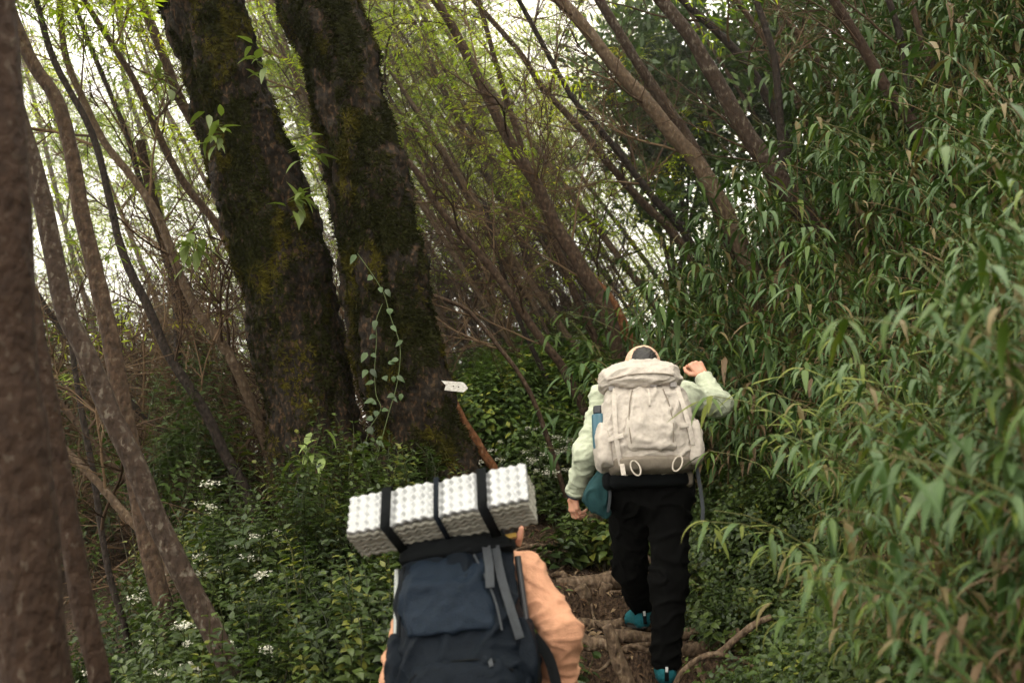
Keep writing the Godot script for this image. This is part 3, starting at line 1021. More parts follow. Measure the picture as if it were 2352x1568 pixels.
		var tones := PackedColorArray()
		var wide := 0.36 if q[0] < 2.0 else 0.5
		for a in q[3]:
			var p := Vector3(rng.randfn() * wide, rng.randfn() * 0.6, rng.randfn() * 0.36)
			p += Vector3(-0.15, q[2], 0) if a % 3 else Vector3(0.3, q[2] - 0.8, 0)
			spots.append(Transform3D(turned(ball(), Vector3.UP) * Basis.from_scale(Vector3.ONE * r(0.8, 1.3)), p))
			tones.append((Color(0.045, 0.085, 0.02) if rng.randf() < 0.65 else Color(0.1, 0.16, 0.03)) * r(0.8, 1.2))
		many("crown", glossy_spray, spots, tones, t)
	# leaf litter on the floor
	where = [[]]
	tint = [PackedColorArray()]
	for k in 7000:
		var d := lerpf(3.2, 14.0, pow(rng.randf(), 1.6))
		var x := trail_x(-d) + (r(-0.75, 0.6) if k % 3 else r(-5, 1.0))
		where[0].append(Transform3D(turned(Vector3(r(-1, 1), 0, r(-1, 1)), Vector3(r(-0.4, 0.4), 1, r(-0.4, 0.4))) * Basis.from_scale(Vector3.ONE * r(0.35, 1.0)), on_ground(x, -d, 0.012)))
		tint[0].append(Color(0.09, 0.05, 0.028).lerp(Color(0.3, 0.21, 0.13), pow(rng.randf(), 2.0)))
	say(many("leaf_litter", dead_leaf, where[0], tint[0], self), "brown dead leaves scattered over the trail and forest floor", "dead leaves")

func make_roots() -> void:
	var R := [
		["thin dark root lying across the upper trail", 7.45, 0.022, 0.017, [[1150, 1228], [1232, 1221], [1270, 1228], [1310, 1222], [1352, 1214]], "bark_root"],
		["pale root looping down the left of the upper trail", 7.2, 0.026, 0.05, [[1245, 1292], [1269, 1277], [1308, 1254], [1345, 1232], [1356, 1205], [1372, 1183], [1400, 1172]], "bark_root"],
		["thick log-like root edging the earth step behind the hiker's left foot", 6.05, 0.04, 0.05, [[1280, 1352], [1320, 1346], [1370, 1343], [1410, 1336], [1450, 1322]], "bark_root"],
		["broken grey root sticking up beside the hiker's right shoe", 4.62, 0.017, 0.032, [[1393, 1440], [1400, 1455], [1409, 1482], [1420, 1521], [1437, 1568], [1450, 1640]], "bark_root"],
		["thick brown root across the trail behind the hiker's right shoe", 5.16, 0.03, 0.022, [[1400, 1508], [1428, 1504], [1490, 1506], [1554, 1499], [1610, 1490], [1652, 1476], [1700, 1456]], "bark_root"],
		["pale bent root arching over the trail edge under the bank", 4.78, 0.013, 0.009, [[1540, 1610], [1554, 1568], [1574, 1538], [1610, 1512], [1652, 1506], [1695, 1519], [1740, 1540]], "bark_root"],
		["slim root climbing from the pale bent root into the ground cover", 4.8, 0.014, 0.011, [[1645, 1508], [1670, 1488], [1694, 1465], [1736, 1434], [1770, 1420]], "bark_root"],
		["upright root knee behind the hiker's legs", 6.3, 0.022, 0.03, [[1480, 1285], [1492, 1300], [1496, 1340], [1502, 1385]], "bark_root"],
		["low root rib running down the face of the earth step", 5.9, 0.03, 0.04, [[1330, 1350], [1345, 1380], [1340, 1415], [1352, 1450]], "bark_root"],
		["short root stub on the trail left of the broken grey root", 4.9, 0.03, 0.018, [[1330, 1470], [1352, 1482], [1380, 1480], [1405, 1492]], "bark_root"],
		["knotted root crossing just above the thick brown root", 5.32, 0.028, 0.02, [[1395, 1468], [1440, 1462], [1500, 1470], [1560, 1462], [1610, 1448]], "bark_root"],
		["flat root stretching left along the foot of the earth step", 5.72, 0.03, 0.022, [[1300, 1440], [1340, 1436], [1390, 1440], [1430, 1432]], "bark_root"],
		["gnarled root rib right of the low rib on the earth step", 5.92, 0.026, 0.034, [[1395, 1342], [1388, 1375], [1402, 1410], [1396, 1440]], "bark_root"],
	]
	for q in R:
		var pts := PackedVector3Array()
		for p in q[4]:
			pts.append(at(p[0], p[1], q[1]) + Vector3(0, 0.012, 0))
		var mid := pts[pts.size() / 2]
		var t := thing("tree_root", q[0], "root", mid)
		var s := Shape.new()
		tube(s, smooth(pts, 6), q[2] * 1.35, q[3] * 1.35, 14, Color.WHITE, 0.14)
		for k in s.v.size():
			s.v[k] -= mid
		part("root", s.mesh(M[q[5]]), t)

func make_thin_roots() -> void:
	rng.seed = 404
	for k in 22:
		var d := r(4.5, 7.2)
		var x := trail_x(-d) + r(-0.55, 0.3)
		var p := on_ground(x, -d, 0.01)
		var dir := Vector3(r(-1, 1), 0, r(-0.5, 0.5)).normalized()
		var pts := PackedVector3Array()
		for q in 9:
			pts.append(Vector3(p.x, ground(p.x, p.z) + 0.012 + 0.02 * sin(q * 1.1), p.z))
			p += dir * r(0.05, 0.1)
			dir = (dir + Vector3(r(-0.5, 0.5), 0, r(-0.5, 0.5))).normalized()
		var mid := pts[4]
		for q in pts.size():
			pts[q] -= mid
		var t := thing("thin_root", "thin crooked root lying on the trodden earth of the trail", "root", mid, "thin roots on the trail")
		var s := Shape.new()
		tube(s, smooth(pts, 3), r(0.009, 0.02), 0.005, 8, Color.WHITE, 0.2)
		part("root", s.mesh(M.bark_root), t)

func make_climbers() -> void:
	rng.seed = 17
	var d := 6.24
	var off := func(x: float, y: float) -> Vector3: return at(771.5 + x * 0.36, 564.5 + y * 0.36, d)
	var mid: Vector3 = off.call(300, 1370)
	var t := thing("climbing_vine", "thin vine with pale green leaves climbing the mossy trunk with the arrow board", "vine", mid)
	for line in [[[140, 50], [240, 190], [310, 310], [350, 450], [410, 630], [405, 800], [380, 930], [330, 1100], [260, 1370]], [[300, 370], [260, 480], [262, 600], [250, 800], [260, 950], [290, 1040], [220, 1160], [190, 1280], [180, 1450]]]:
		var pts := PackedVector3Array()
		for p in line:
			pts.append(off.call(p[0], p[1]) - mid)
		var s := Shape.new()
		tube(s, smooth(pts, 4), 0.002, 0.003, 5)
		part("stem", s.mesh(M.stem_green), t)
	for p in [[135, 60], [240, 200], [285, 265], [320, 280], [350, 400], [355, 510], [430, 605], [260, 475], [260, 573], [205, 680], [230, 690], [225, 785], [205, 790], [335, 745], [405, 725], [310, 830], [370, 830], [250, 865], [390, 830], [380, 950], [345, 945], [425, 940], [250, 980], [230, 990], [295, 1045], [270, 1050], [245, 1100], [210, 1155], [260, 1235], [210, 1250], [190, 1275], [190, 1370], [205, 1350]]:
		var s := Shape.new()
		var dir := Vector3(r(-1, 1), r(-0.9, 0.1), r(0.1, 0.5)).normalized()
		leaf(s, Transform3D(turned(dir, Vector3(0, 0.6, 1)), off.call(p[0], p[1]) - mid + Vector3(0, 0, 0.012)), r(0.04, 0.08), r(0.03, 0.05), "ovate", 5, r(0.3, 0.9), 0.25, Color(0.07, 0.115, 0.04) * r(0.4, 1.2))
		part("leaf", s.mesh(M.leaf), t)
	var S := [
		["leafy shoot on the left edge of the vine-free mossy trunk", [[470, 345, 6.6], [485, 310, 6.4], [505, 285, 6.3]], 13],
		["leafy shoot in front of the hazy brown trunk top", [[410, 215, 8.8], [390, 195, 8.0], [385, 175, 7.6]], 11],
		["leafy shoot high between the two mossy trunks", [[606, 160, 6.7], [595, 150, 6.5], [592, 140, 6.4]], 9],
		["leafy shoot beside the sunlit pale stem", [[415, 640, 7.4], [430, 590, 6.8], [440, 550, 6.6]], 17],
		["low hanging leafy shoot between the two mossy trunks", [[700, 480, 6.7], [695, 462, 6.4], [688, 448, 6.3]], 13],
		["small leafy shoot against the left edge of the vine-clad trunk", [[728, 350, 6.5], [716, 345, 6.4], [708, 338, 6.3]], 8],
		["sprig of narrow pale leaves above the shrubs at the mossy trunk's foot", [[690, 1130, 6.0], [715, 1060, 5.9], [735, 1000, 5.85]], 15],
	]
	for q in S:
		var pts := PackedVector3Array()
		for p in q[1]:
			pts.append(at(p[0], p[1], p[2]))
		var base := pts[0]
		var o := thing("leafy_shoot", q[0], "shoot", base)
		var s := Shape.new()
		var own := PackedVector3Array()
		for p in pts:
			own.append(p - base)
		own = smooth(own, 4)
		tube(s, own, 0.005, 0.002, 5)
		part("stem", s.mesh(M.stem_green), o)
		for k in int(q[2] * 1.4):
			var w := Shape.new()
			var dir := Vector3(r(-1, 1), r(-0.8, 0.4), r(-0.4, 0.8)).normalized()
			leaf(w, Transform3D(turned(dir, Vector3.UP), own[rng.randi_range(own.size() / 2, own.size() - 1)] + ball() * r(0.01, 0.13)), r(0.09, 0.17), r(0.04, 0.065), "ovate", 5, r(0.2, 0.9), 0.25, Color(0.16, 0.21, 0.06) * r(0.7, 1.4))
			part("leaf", w.mesh(M.leaf), o)

# ---------------------------------------------------------------- bodies: tapered bones joined smoothly, meshed as surface nets
# bone: [from, to, radius, radius, flat ends (1 = at from, 2 = at to)]
func flesh(s: Shape, bones: Array, cell: float, blend: float) -> void:
	var lo := Vector3(1e9, 1e9, 1e9)
	var hi := -lo
	for b in bones:
		var e: float = maxf(b[2], b[3]) + blend + cell * 3.0
		for q in 2:
			lo = lo.min(b[q] - Vector3(e, e, e))
			hi = hi.max(b[q] + Vector3(e, e, e))
	var size := ((hi - lo) / cell).ceil()
	var nx := int(size.x) + 1
	var ny := int(size.y) + 1
	var nz := int(size.z) + 1
	var row := nx
	var slab := nx * ny
	var g := PackedFloat32Array()
	g.resize(nx * ny * nz)
	g.fill(1.0)
	for b in bones:
		var a: Vector3 = b[0]
		var ab: Vector3 = b[1] - a
		var ra: float = b[2]
		var dr: float = b[3] - ra
		var flat: int = b[4] if b.size() > 4 else 0
		var l2 := maxf(ab.length_squared(), 1e-9)
		var e := maxf(b[2], b[3]) + blend + cell * 2.0
		var ilo: Vector3 = ((a.min(b[1]) - Vector3(e, e, e) - lo) / cell).floor().max(Vector3.ZERO)
		var ihi: Vector3 = ((a.max(b[1]) + Vector3(e, e, e) - lo) / cell).ceil().min(Vector3(nx - 1, ny - 1, nz - 1))
		var dir := ab / sqrt(l2)
		for z in range(int(ilo.z), int(ihi.z) + 1):
			for y in range(int(ilo.y), int(ihi.y) + 1):
				var k := z * slab + y * row + int(ilo.x)
				for x in range(int(ilo.x), int(ihi.x) + 1):
					var p := lo + Vector3(x, y, z) * cell - a
					var t := clampf(p.dot(ab) / l2, 0.0, 1.0)
					var d := (p - ab * t).length() - ra - dr * t
					if flat & 2:
						d = maxf(d, (p - ab).dot(dir))
					if flat & 1:
						d = maxf(d, -p.dot(dir))
					var o := g[k]
					var h := maxf(blend - absf(o - d), 0.0)
					g[k] = minf(o, d) - h * h * 0.25 / blend
					k += 1
	var number := PackedInt32Array()
	number.resize(g.size())
	number.fill(-1)
	var corner := [0, 1, row, row + 1, slab, slab + 1, slab + row, slab + row + 1]
	var far := cell * 2.5
	for z in nz - 1:
		for y in ny - 1:
			var k := z * slab + y * row - 1
			for x in nx - 1:
				k += 1
				var f := g[k]
				if f > far or f < -far:
					continue
				var inside := 0
				for c in corner:
					if g[k + c] < 0.0:
						inside += 1
				if inside == 0 or inside == 8:
					continue
				var sum := Vector3.ZERO
				var n := 0
				for c in 8:
					for bit in [1, 2, 4]:
						if c & bit:
							continue
						var a := g[k + corner[c]]
						var b := g[k + corner[c | bit]]
						if (a < 0.0) != (b < 0.0):
							var t := a / (a - b)
							sum += Vector3((c & 1) + (t if bit == 1 else 0.0), ((c >> 1) & 1) + (t if bit == 2 else 0.0), ((c >> 2) & 1) + (t if bit == 4 else 0.0))
							n += 1
				number[k] = s.v.size()
				s.v.append(lo + (Vector3(x, y, z) + sum / n) * cell)
				s.c.append(Color.WHITE)
	var step := [1, row, slab]
	for k in range(slab + row + 1, g.size() - slab - row - 1):
		var f := g[k]
		if f > far or f < -far:
			continue
		for axis in 3:
			var h: float = g[k + step[axis]]
			if (f < 0.0) == (h < 0.0):
				continue
			var b: int = step[(axis + 1) % 3]
			var c: int = step[(axis + 2) % 3]
			var q0 := number[k]
			var q1 := number[k - b]
			var q2 := number[k - b - c]
			var q3 := number[k - c]
			if q0 < 0 or q1 < 0 or q2 < 0 or q3 < 0:
				continue
			if f < 0.0:
				s.i.append_array(PackedInt32Array([q0, q2, q1, q0, q3, q2]))
			else:
				s.i.append_array(PackedInt32Array([q0, q1, q2, q0, q2, q3]))

# folds of cloth: vertices move along their normals
func crease(s: Shape, amount: float, freq: Vector3, shift := 0.0, fine_amount := 0.0) -> void:
	var n := PackedVector3Array()
	n.resize(s.v.size())
	var k := 0
	while k < s.i.size():
		var f := (s.v[s.i[k + 2]] - s.v[s.i[k]]).cross(s.v[s.i[k + 1]] - s.v[s.i[k]])
		for j in 3:
			n[s.i[k + j]] += f
		k += 3
	for j in s.v.size():
		var p := s.v[j] * freq + Vector3(shift, shift * 0.7, 0)
		var q := folds.get_noise_3dv(p + Vector3(0.5, 0.3, 0.5) * folds.get_noise_3dv(p * 0.45 + Vector3(9, 0, 4)))
		var ridge := exp(-q * q * 22.0)
		s.v[j] += n[j].normalized() * (amount * (ridge - 0.35) + fine_amount * folds.get_noise_3dv(s.v[j] * 30.0))

func curled(dir: Vector3, back: Vector3, thumb: Vector3, wrist: Vector3, bend: Array) -> Array:
	# a hand with a palm, four fingers whose joints turn on, and a thumb
	dir = dir.normalized()
	back = (back - dir * back.dot(dir)).normalized()
	var side := dir.cross(back)
	if side.dot(thumb) < 0.0:
		side = -side
	var out := [[wrist - dir * 0.05, wrist + dir * 0.02, 0.027, 0.026]]
	var lengths := [[0.043, 0.026, 0.021], [0.047, 0.03, 0.022], [0.044, 0.028, 0.021], [0.034, 0.021, 0.019]]
	for k in 4:
		var knuckle := wrist + dir * (0.088 - 0.004 * absf(k - 1.2) * k) + side * (0.029 - 0.0195 * k) - back * (0.002 * absf(k - 1.5))
		out.append([wrist + dir * 0.018 + side * (0.018 - 0.012 * k), knuckle, 0.0155, 0.0115])
		var angle := 0.0
		var p := knuckle
		for j in 3:
			angle += bend[j] * (1.0 + 0.12 * k)
			var d := dir * cos(angle) - back * sin(angle) + side * (0.06 - 0.045 * k)
			var q: Vector3 = p + d.normalized() * lengths[k][j]
			out.append([p, q, 0.0098 - 0.0009 * j, 0.0091 - 0.0009 * j])
			p = q
	var t := wrist + dir * 0.02 + side * 0.02
	var close: float = bend[3]
	var d := (dir * 0.62 + side * 0.78 - back * 0.3).normalized()
	for j in 3:
		var q: Vector3 = t + d * [0.042, 0.034, 0.027][j]
		out.append([t, q, 0.0135 - 0.0018 * j, 0.0117 - 0.0018 * j])
		t = q
		d = (d + dir * 0.35 - back * 0.25 * close - side * close * 0.75).normalized()
	return out

func head_bones(c: Vector3, face: Vector3, up: Vector3) -> Array:
	var f := face.normalized()
	var s := up.cross(f).normalized()
	var u := f.cross(s)
	var out := [
		[c - f * 0.03 + u * 0.02, c + f * 0.035 + u * 0.025, 0.078, 0.074],      # skull
		[c + f * 0.045 - u * 0.02, c + f * 0.052 - u * 0.075, 0.055, 0.036],      # cheeks to chin
		[c - f * 0.02 - u * 0.06, c - f * 0.035 - u * 0.15, 0.056, 0.058],        # neck
		[c + f * 0.105 + u * 0.008, c + f * 0.122 - u * 0.03, 0.008, 0.014],      # nose
		[c + f * 0.098 - u * 0.058, c + f * 0.1 - u * 0.06, 0.016, 0.016],        # mouth
		[c + f * 0.09 + u * 0.03 - s * 0.035, c + f * 0.09 + u * 0.03 + s * 0.035, 0.017, 0.017],
	]
	for e in [-1.0, 1.0]:
		out.append([c + s * e * 0.078 + u * 0.02 - f * 0.012, c + s * e * 0.084 - u * 0.024 - f * 0.002, 0.014, 0.008])
		out.append([c + s * e * 0.092 + u * 0.022 - f * 0.02, c + s * e * 0.088 - u * 0.006 - f * 0.016, 0.006, 0.006])
	return out

# ---------------------------------------------------------------- bags
func spline(secs: Array, t: float) -> Array:
	var n := secs.size()
	var f := t * (n - 1)
	var k := mini(int(f), n - 2)
	var out := []
	for j in secs[0].size():
		out.append(cubic_interpolate(secs[k][j], secs[k + 1][j], secs[maxi(k - 1, 0)][j], secs[mini(k + 2, n - 1)][j], f - k))
	return out

# sections: [y, centre x, centre z, half width, half depth]
func loft(secs: Array, power: float, rings: int, segs: int) -> Shape:
	var s := Shape.new()
	for k in rings + 1:
		var q := spline(secs, float(k) / rings)
		for j in segs:
			var a := TAU * j / segs
			var cx := cos(a)
			var cz := sin(a)
			s.v.append(Vector3(q[1] + maxf(q[3], 0.001) * signf(cx) * pow(absf(cx), 2.0 / power), q[0], q[2] + maxf(q[4], 0.001) * signf(cz) * pow(absf(cz), 2.0 / power)))
			s.c.append(Color.WHITE)
	for k in rings:
		for j in segs:
			var a := k * segs + j
			var b := k * segs + (j + 1) % segs
			s.i.append_array(PackedInt32Array([a, b, a + segs, b, b + segs, a + segs]))
	for e in [0, rings]:
		var mid := s.v.size()
		var q := spline(secs, float(e) / rings)
		s.v.append(Vector3(q[1], q[0], q[2]))
		s.c.append(Color.WHITE)
		for j in segs:
			var a: int = e * segs + j
			var b: int = e * segs + (j + 1) % segs
			s.i.append_array(PackedInt32Array([mid, b, a]) if e == 0 else PackedInt32Array([mid, a, b]))
	return s

func front_z(secs: Array, power: float, x: float, y: float) -> float:
	var n := secs.size()
	for k in 80:
		var q := spline(secs, k / 79.0)
		if q[0] >= y:
			var u := clampf(absf(x - q[1]) / maxf(q[3], 0.001), 0.0, 1.0)
			return q[2] + q[4] * pow(1.0 - pow(u, power), 1.0 / power)
	return 0.0

func ribbon(pts: PackedVector3Array, out: Vector3, width: float, thick: float) -> Shape:
	var s := Shape.new()
	var n := pts.size()
	for k in n:
		var d := (pts[mini(k + 1, n - 1)] - pts[maxi(k - 1, 0)]).normalized()
		var x := d.cross(out).normalized() * width * 0.5
		var o := x.cross(d).normalized() * thick * 0.5
		if o.dot(out) < 0:
			o = -o
		for q in [-x - o, x - o, x + o, -x + o]:
			s.v.append(pts[k] + q)
			s.c.append(Color.WHITE)
	for k in n - 1:
		for j in 4:
			var a := k * 4 + j
			var b := k * 4 + (j + 1) % 4
			s.i.append_array(PackedInt32Array([a, a + 4, b, b, a + 4, b + 4]))
	var e := (n - 1) * 4
	s.i.append_array(PackedInt32Array([0, 1, 2, 0, 2, 3, e, e + 2, e + 1, e, e + 3, e + 2]))
	return s

func strap_on(secs: Array, power: float, pts: Array, off: float, width: float, thick := 0.004) -> Shape:
	var p := PackedVector3Array()
	for q in pts:
		p.append(Vector3(q[0], q[1], front_z(secs, power, q[0], q[1]) + off))
	return ribbon(smooth(p, 4), Vector3(0, 0, 1), width, thick)

func cord_on(secs: Array, power: float, pts: Array, off: float, rad: float) -> Shape:
	var p := PackedVector3Array()
	for q in pts:
		p.append(Vector3(q[0], q[1], front_z(secs, power, q[0], q[1]) + off))
	var s := Shape.new()
	tube(s, smooth(p, 4), rad, rad, 6)
	return s

func frame_at(o: Vector3, x: Vector3, y: Vector3) -> Transform3D:
	x = x.normalized()
	y = (y - x * y.dot(x)).normalized()
	return Transform3D(Basis(x, y, x.cross(y)), o)

func limb(s: Shape, list: Array, cell: float, blend: float, foot: Vector3) -> void:
	var own := []
	for b in list:
		var q: Array = b.duplicate()
		q[0] = b[0] - foot
		q[1] = b[1] - foot
		own.append(q)
	flesh(s, own, cell, blend)

func shoe(t: Node3D, foot: Vector3, ankle: Vector3, heel: Vector3, toe: Vector3, up: Vector3) -> void:
	# ankle, heel and toe are points of the sole line; all in world axes, made relative to foot
	var s := Shape.new()
	var d := (toe - heel).normalized()
	var side := d.cross(up).normalized()
	limb(s, [[heel + up * 0.055, ankle, 0.046, 0.05, 2], [heel + up * 0.045 + d * 0.01, toe + up * 0.04 - d * 0.05, 0.042, 0.042], [ankle - up * 0.02, toe + up * 0.045 - d * 0.07, 0.045, 0.04], [toe + up * 0.036 - d * 0.07, toe + up * 0.032 - d * 0.03, 0.046, 0.036]], 0.007, 0.03, foot)
	crease(s, 0.003, Vector3(30, 40, 30))
	var o := part("shoe", s.mesh(M.teal_cloth), t)
	s = Shape.new()
	var pts := PackedVector3Array()
	for k in 11:
		var a := PI * k / 10.0 + PI / 2
		pts.append(heel + d * (0.0 + cos(a) * 0.045) + side * sin(a) * 0.044)
	var ring := PackedVector3Array()
	for k in 24:
		var a := TAU * k / 24
		var f := 0.5 - 0.5 * cos(a)
		ring.append(heel.lerp(toe, f) - d * 0.02 * (1.0 - f) * 1.5 + side * sin(a) * (0.046 + 0.012 * f))
	var n := ring.size()
	for lay in 3:
		for p in ring:
			s.v.append(p + up * [0.0, 0.014, 0.03][lay] + (p - heel.lerp(toe, 0.5)).normalized() * [-0.004, 0.003, 0.0][lay] - foot)
	for lay in 2:
		for k in n:
			var a: int = lay * n + k
			var b: int = lay * n + (k + 1) % n
			s.i.append_array(PackedInt32Array([a, b, a + n, b, b + n, a + n]))
	for lay in [0, 2]:
		var mid := s.v.size()
		s.v.append(heel.lerp(toe, 0.5) + up * (0.0 if lay == 0 else 0.03) - foot)
		for k in n:
			s.i.append_array(PackedInt32Array([mid, lay * n + (k + 1) % n, lay * n + k]))
	part("sole", s.mesh(M.sole), o)
	s = ribbon(PackedVector3Array([heel - d * 0.047 + up * 0.03 - foot, heel - d * 0.05 + up * 0.07 - foot, heel - d * 0.046 + up * 0.105 - foot]), -d, 0.02, 0.005)
	part("heel_strap", s.mesh(M.black_cloth), o)
	s = ribbon(PackedVector3Array([heel - d * 0.054 + up * 0.075 - foot, heel - d * 0.055 + up * 0.1 - foot]), -d, 0.013, 0.004)
	part("heel_tab", s.mesh(M.white_tab), o)

# ---------------------------------------------------------------- the hiker with the pale backpack
func make_far_hiker() -> void:
	var hip_r := at(1537, 1128, 5.0)
	var hip_l := at(1448, 1128, 5.04)
	var knee_r := at(1536, 1330, 4.99)
	var ankle_r := at(1526, 1528, 4.97)
	var knee_l := at(1446, 1300, 5.3)
	var ankle_l := at(1474, 1394, 5.62)
	var waist := at(1487, 1078, 5.03)
	var chest := at(1484, 965, 5.16)
	var neck := at(1482, 892, 5.24)
	var head := at(1476, 848, 5.32)
	var sh_r := at(1568, 912, 5.2)
	var sh_l := at(1394, 915, 5.2)
	var el_r := at(1650, 928, 5.38)
	var wr_r := at(1614, 862, 5.52)
	var el_l := at(1348, 1040, 5.12)
	var wr_l := at(1318, 1134, 5.26)
	var foot := Vector3(ankle_r.x, ground(ankle_r.x, ankle_r.z), ankle_r.z)
	var t := thing("person", "hiker in pale green shirt and black trousers climbing with one fist raised", "person", foot)
	var up := (neck - waist).normalized()
	# body
	var s := Shape.new()
	limb(s, [[hip_r, knee_r, 0.085, 0.055], [knee_r, ankle_r, 0.055, 0.04], [hip_l, knee_l, 0.085, 0.055], [knee_l, ankle_l, 0.055, 0.04], [hip_r, hip_l, 0.1, 0.1], [waist, (hip_r + hip_l) * 0.5, 0.11, 0.11],
		[waist, chest, 0.12, 0.13], [sh_r, sh_l, 0.055, 0.055], [chest, neck, 0.12, 0.06], [sh_r, el_r, 0.05, 0.04], [el_r, wr_r, 0.038, 0.027], [sh_l, el_l, 0.05, 0.04], [el_l, wr_l, 0.038, 0.027], [neck, head, 0.055, 0.05]], 0.014, 0.05, foot)
	limb(s, head_bones(head, Vector3(0, -0.25, -1), Vector3(0, 1, -0.2)), 0.006, 0.02, foot)
	# raised fist: back of the hand to the camera, thumb to the left
	var fist := curled((above * 0.75 - Vector3.RIGHT * 0.5 + ahead * 0.25), -ahead + above * 0.3, -Vector3.RIGHT - above * 0.5, wr_r, [1.35, 1.5, 1.2, 0.7])
	limb(s, fist, 0.0034, 0.009, foot)
	limb(s, curled(-above * 1.0 - Vector3.RIGHT * 0.03 + ahead * 0.05, -Vector3.RIGHT * 0.8 - ahead * 0.5, ahead * 0.6 + Vector3.RIGHT * 0.9, wr_l, [0.5, 0.7, 0.5, 0.5]), 0.0034, 0.009, foot)
	part("body", s.mesh(M.skin), t)
	# trousers
	s = Shape.new()
	limb(s, [[hip_r + up * 0.03, knee_r, 0.118, 0.09], [knee_r, ankle_r + Vector3(0, 0.005, 0), 0.088, 0.074, 2], [hip_l + up * 0.03, knee_l, 0.118, 0.088], [knee_l, ankle_l + Vector3(0, 0.02, 0), 0.086, 0.076, 2], [hip_r + up * 0.02, hip_l + up * 0.02, 0.125, 0.125], [waist + up * 0.02, (hip_r + hip_l) * 0.5, 0.13, 0.13, 1]], 0.011, 0.05, foot)
	crease(s, 0.013, Vector3(5, 8, 5), 3.0, 0.002)
	part("trousers", s.mesh(M.black_trousers), t)
	# shirt
	s = Shape.new()
	var sleeve_r := el_r + (wr_r - el_r) * 0.97
	var sleeve_l := el_l + (wr_l - el_l) * 0.96
	limb(s, [[waist - up * 0.075 - Vector3.RIGHT * 0.06, chest - Vector3.RIGHT * 0.07, 0.118, 0.118, 1], [waist - up * 0.075 + Vector3.RIGHT * 0.06, chest + Vector3.RIGHT * 0.07, 0.118, 0.118, 1], [chest, neck, 0.13, 0.072, 2], [sh_r, sh_l, 0.072, 0.072], [sh_r, el_r, 0.08, 0.066], [el_r, sleeve_r, 0.063, 0.047, 2], [sh_l, el_l, 0.078, 0.066], [el_l, sleeve_l, 0.066, 0.05, 2], [chest + Vector3.RIGHT * 0.09, sh_r, 0.1, 0.08], [chest - Vector3.RIGHT * 0.09, sh_l, 0.1, 0.08]], 0.0085, 0.045, foot)
	crease(s, 0.009, Vector3(4, 7, 4), 8.0, 0.0)
	crease(s, 0.005, Vector3(8, 16, 8), 4.0, 0.0)
	var shirt := part("shirt", s.mesh(M.green_shirt), t)
	s = Shape.new()
	tube(s, PackedVector3Array([sleeve_l - foot - (wr_l - el_l).normalized() * 0.028, sleeve_l - foot - (wr_l - el_l).normalized() * 0.004]), 0.0525, 0.053, 20, Color.WHITE, 0.03)
	part("cuff", s.mesh(M.green_shirt), shirt)
	s = Shape.new()
	tube(s, PackedVector3Array([sleeve_l - foot - (wr_l - el_l).normalized() * 0.002, sleeve_l - foot + (wr_l - el_l).normalized() * 0.012]), 0.046, 0.044, 20)
	part("watch_band", s.mesh(M.blue_band), t)
	# hair and cap
	var f := Vector3(0, -0.25, -1).normalized()
	var sd := Vector3.RIGHT
	var u := sd.cross(f)
	var c := head + u * 0.022 - f * 0.0 - foot
	s = Shape.new()
	flesh(s, [[c - f * 0.042 + u * 0.012, c + f * 0.02 + u * 0.02, 0.076, 0.076], [c - f * 0.055 - u * 0.03 - sd * 0.03, c - f * 0.055 - u * 0.03 + sd * 0.03, 0.045, 0.045]], 0.007, 0.03)
	crease(s, 0.004, Vector3(60, 20, 60))
	part("hair", s.mesh(M.hair), t)
	var cap := Shape.new()
	for shell in 2:
		var first := cap.v.size()
		var rad := 0.098 - 0.003 * shell
		for k in 17:
			for j in 40:
				var a := TAU * j / 40.0
				var b := PI * 0.53 * k / 16.0
				var dir := (f * cos(a) * 1.12 + sd * sin(a) * 0.98) * sin(b) + u * cos(b) * 1.04
				cap.v.append(c + dir * rad * (1.0 + 0.012 * sin(a * 3.0)) + u * 0.006)
		for k in 16:
			for j in 40:
				var a := TAU * (j + 0.5) / 40.0
				var b := PI * 0.53 * (k + 0.5) / 16.0
				var away := absf(wrapf(a - PI, -PI, PI))
				if away < 0.36 and b > 1.16 + away * away * 1.6 and b < 1.5:
					continue
				var i0 := first + k * 40 + j
				var i1 := first + k * 40 + (j + 1) % 40
				cap.i.append_array(PackedInt32Array([i0, i1, i0 + 40, i1, i1 + 40, i0 + 40]) if shell else PackedInt32Array([i0, i0 + 40, i1, i1, i0 + 40, i1 + 40]))
	var hat := part("cap", cap.mesh(M.peach_cap), t)
	s = Shape.new()
	for k in 13:
		for lay in 2:
			var a := lerpf(-0.85, 0.85, k / 12.0)
			var rim := c + (f * cos(a) * 1.12 + sd * sin(a)) * 0.097 + u * 0.002
			s.v.append(rim + u * 0.004 * lay)
			s.v.append(rim + f * 0.065 * cos(a * 1.7) - u * (0.012 - 0.004 * lay))
	for k in 12:
		var a := k * 4
		s.i.append_array(PackedInt32Array([a, a + 1, a + 4, a + 4, a + 1, a + 5, a + 2, a + 6, a + 3, a + 6, a + 7, a + 3]))
	part("brim", s.mesh(M.peach_cap), hat)
	# shoes
	var flat := (ahead + above * 0.1).normalized()
	flat = Vector3(0, 0.05, -1).normalized()
	var sole_r := Vector3(ankle_r.x, ground(ankle_r.x, ankle_r.z) + 0.004, ankle_r.z)
	shoe(t, foot, ankle_r + Vector3(0, 0.0, 0), sole_r + Vector3(0, 0.0, 0.035), sole_r + flat * 0.2 + Vector3(0.02, 0, 0), Vector3(0, 1, 0.03).normalized())
	var tread := Vector3(-0.16, -0.10, -1).normalized()
	var sole_l := ankle_l + Vector3(0.0, -0.105, 0.05)
	shoe(t, foot, ankle_l, sole_l, sole_l + tread * 0.25, Vector3(-0.1, 1, -0.1).normalized())

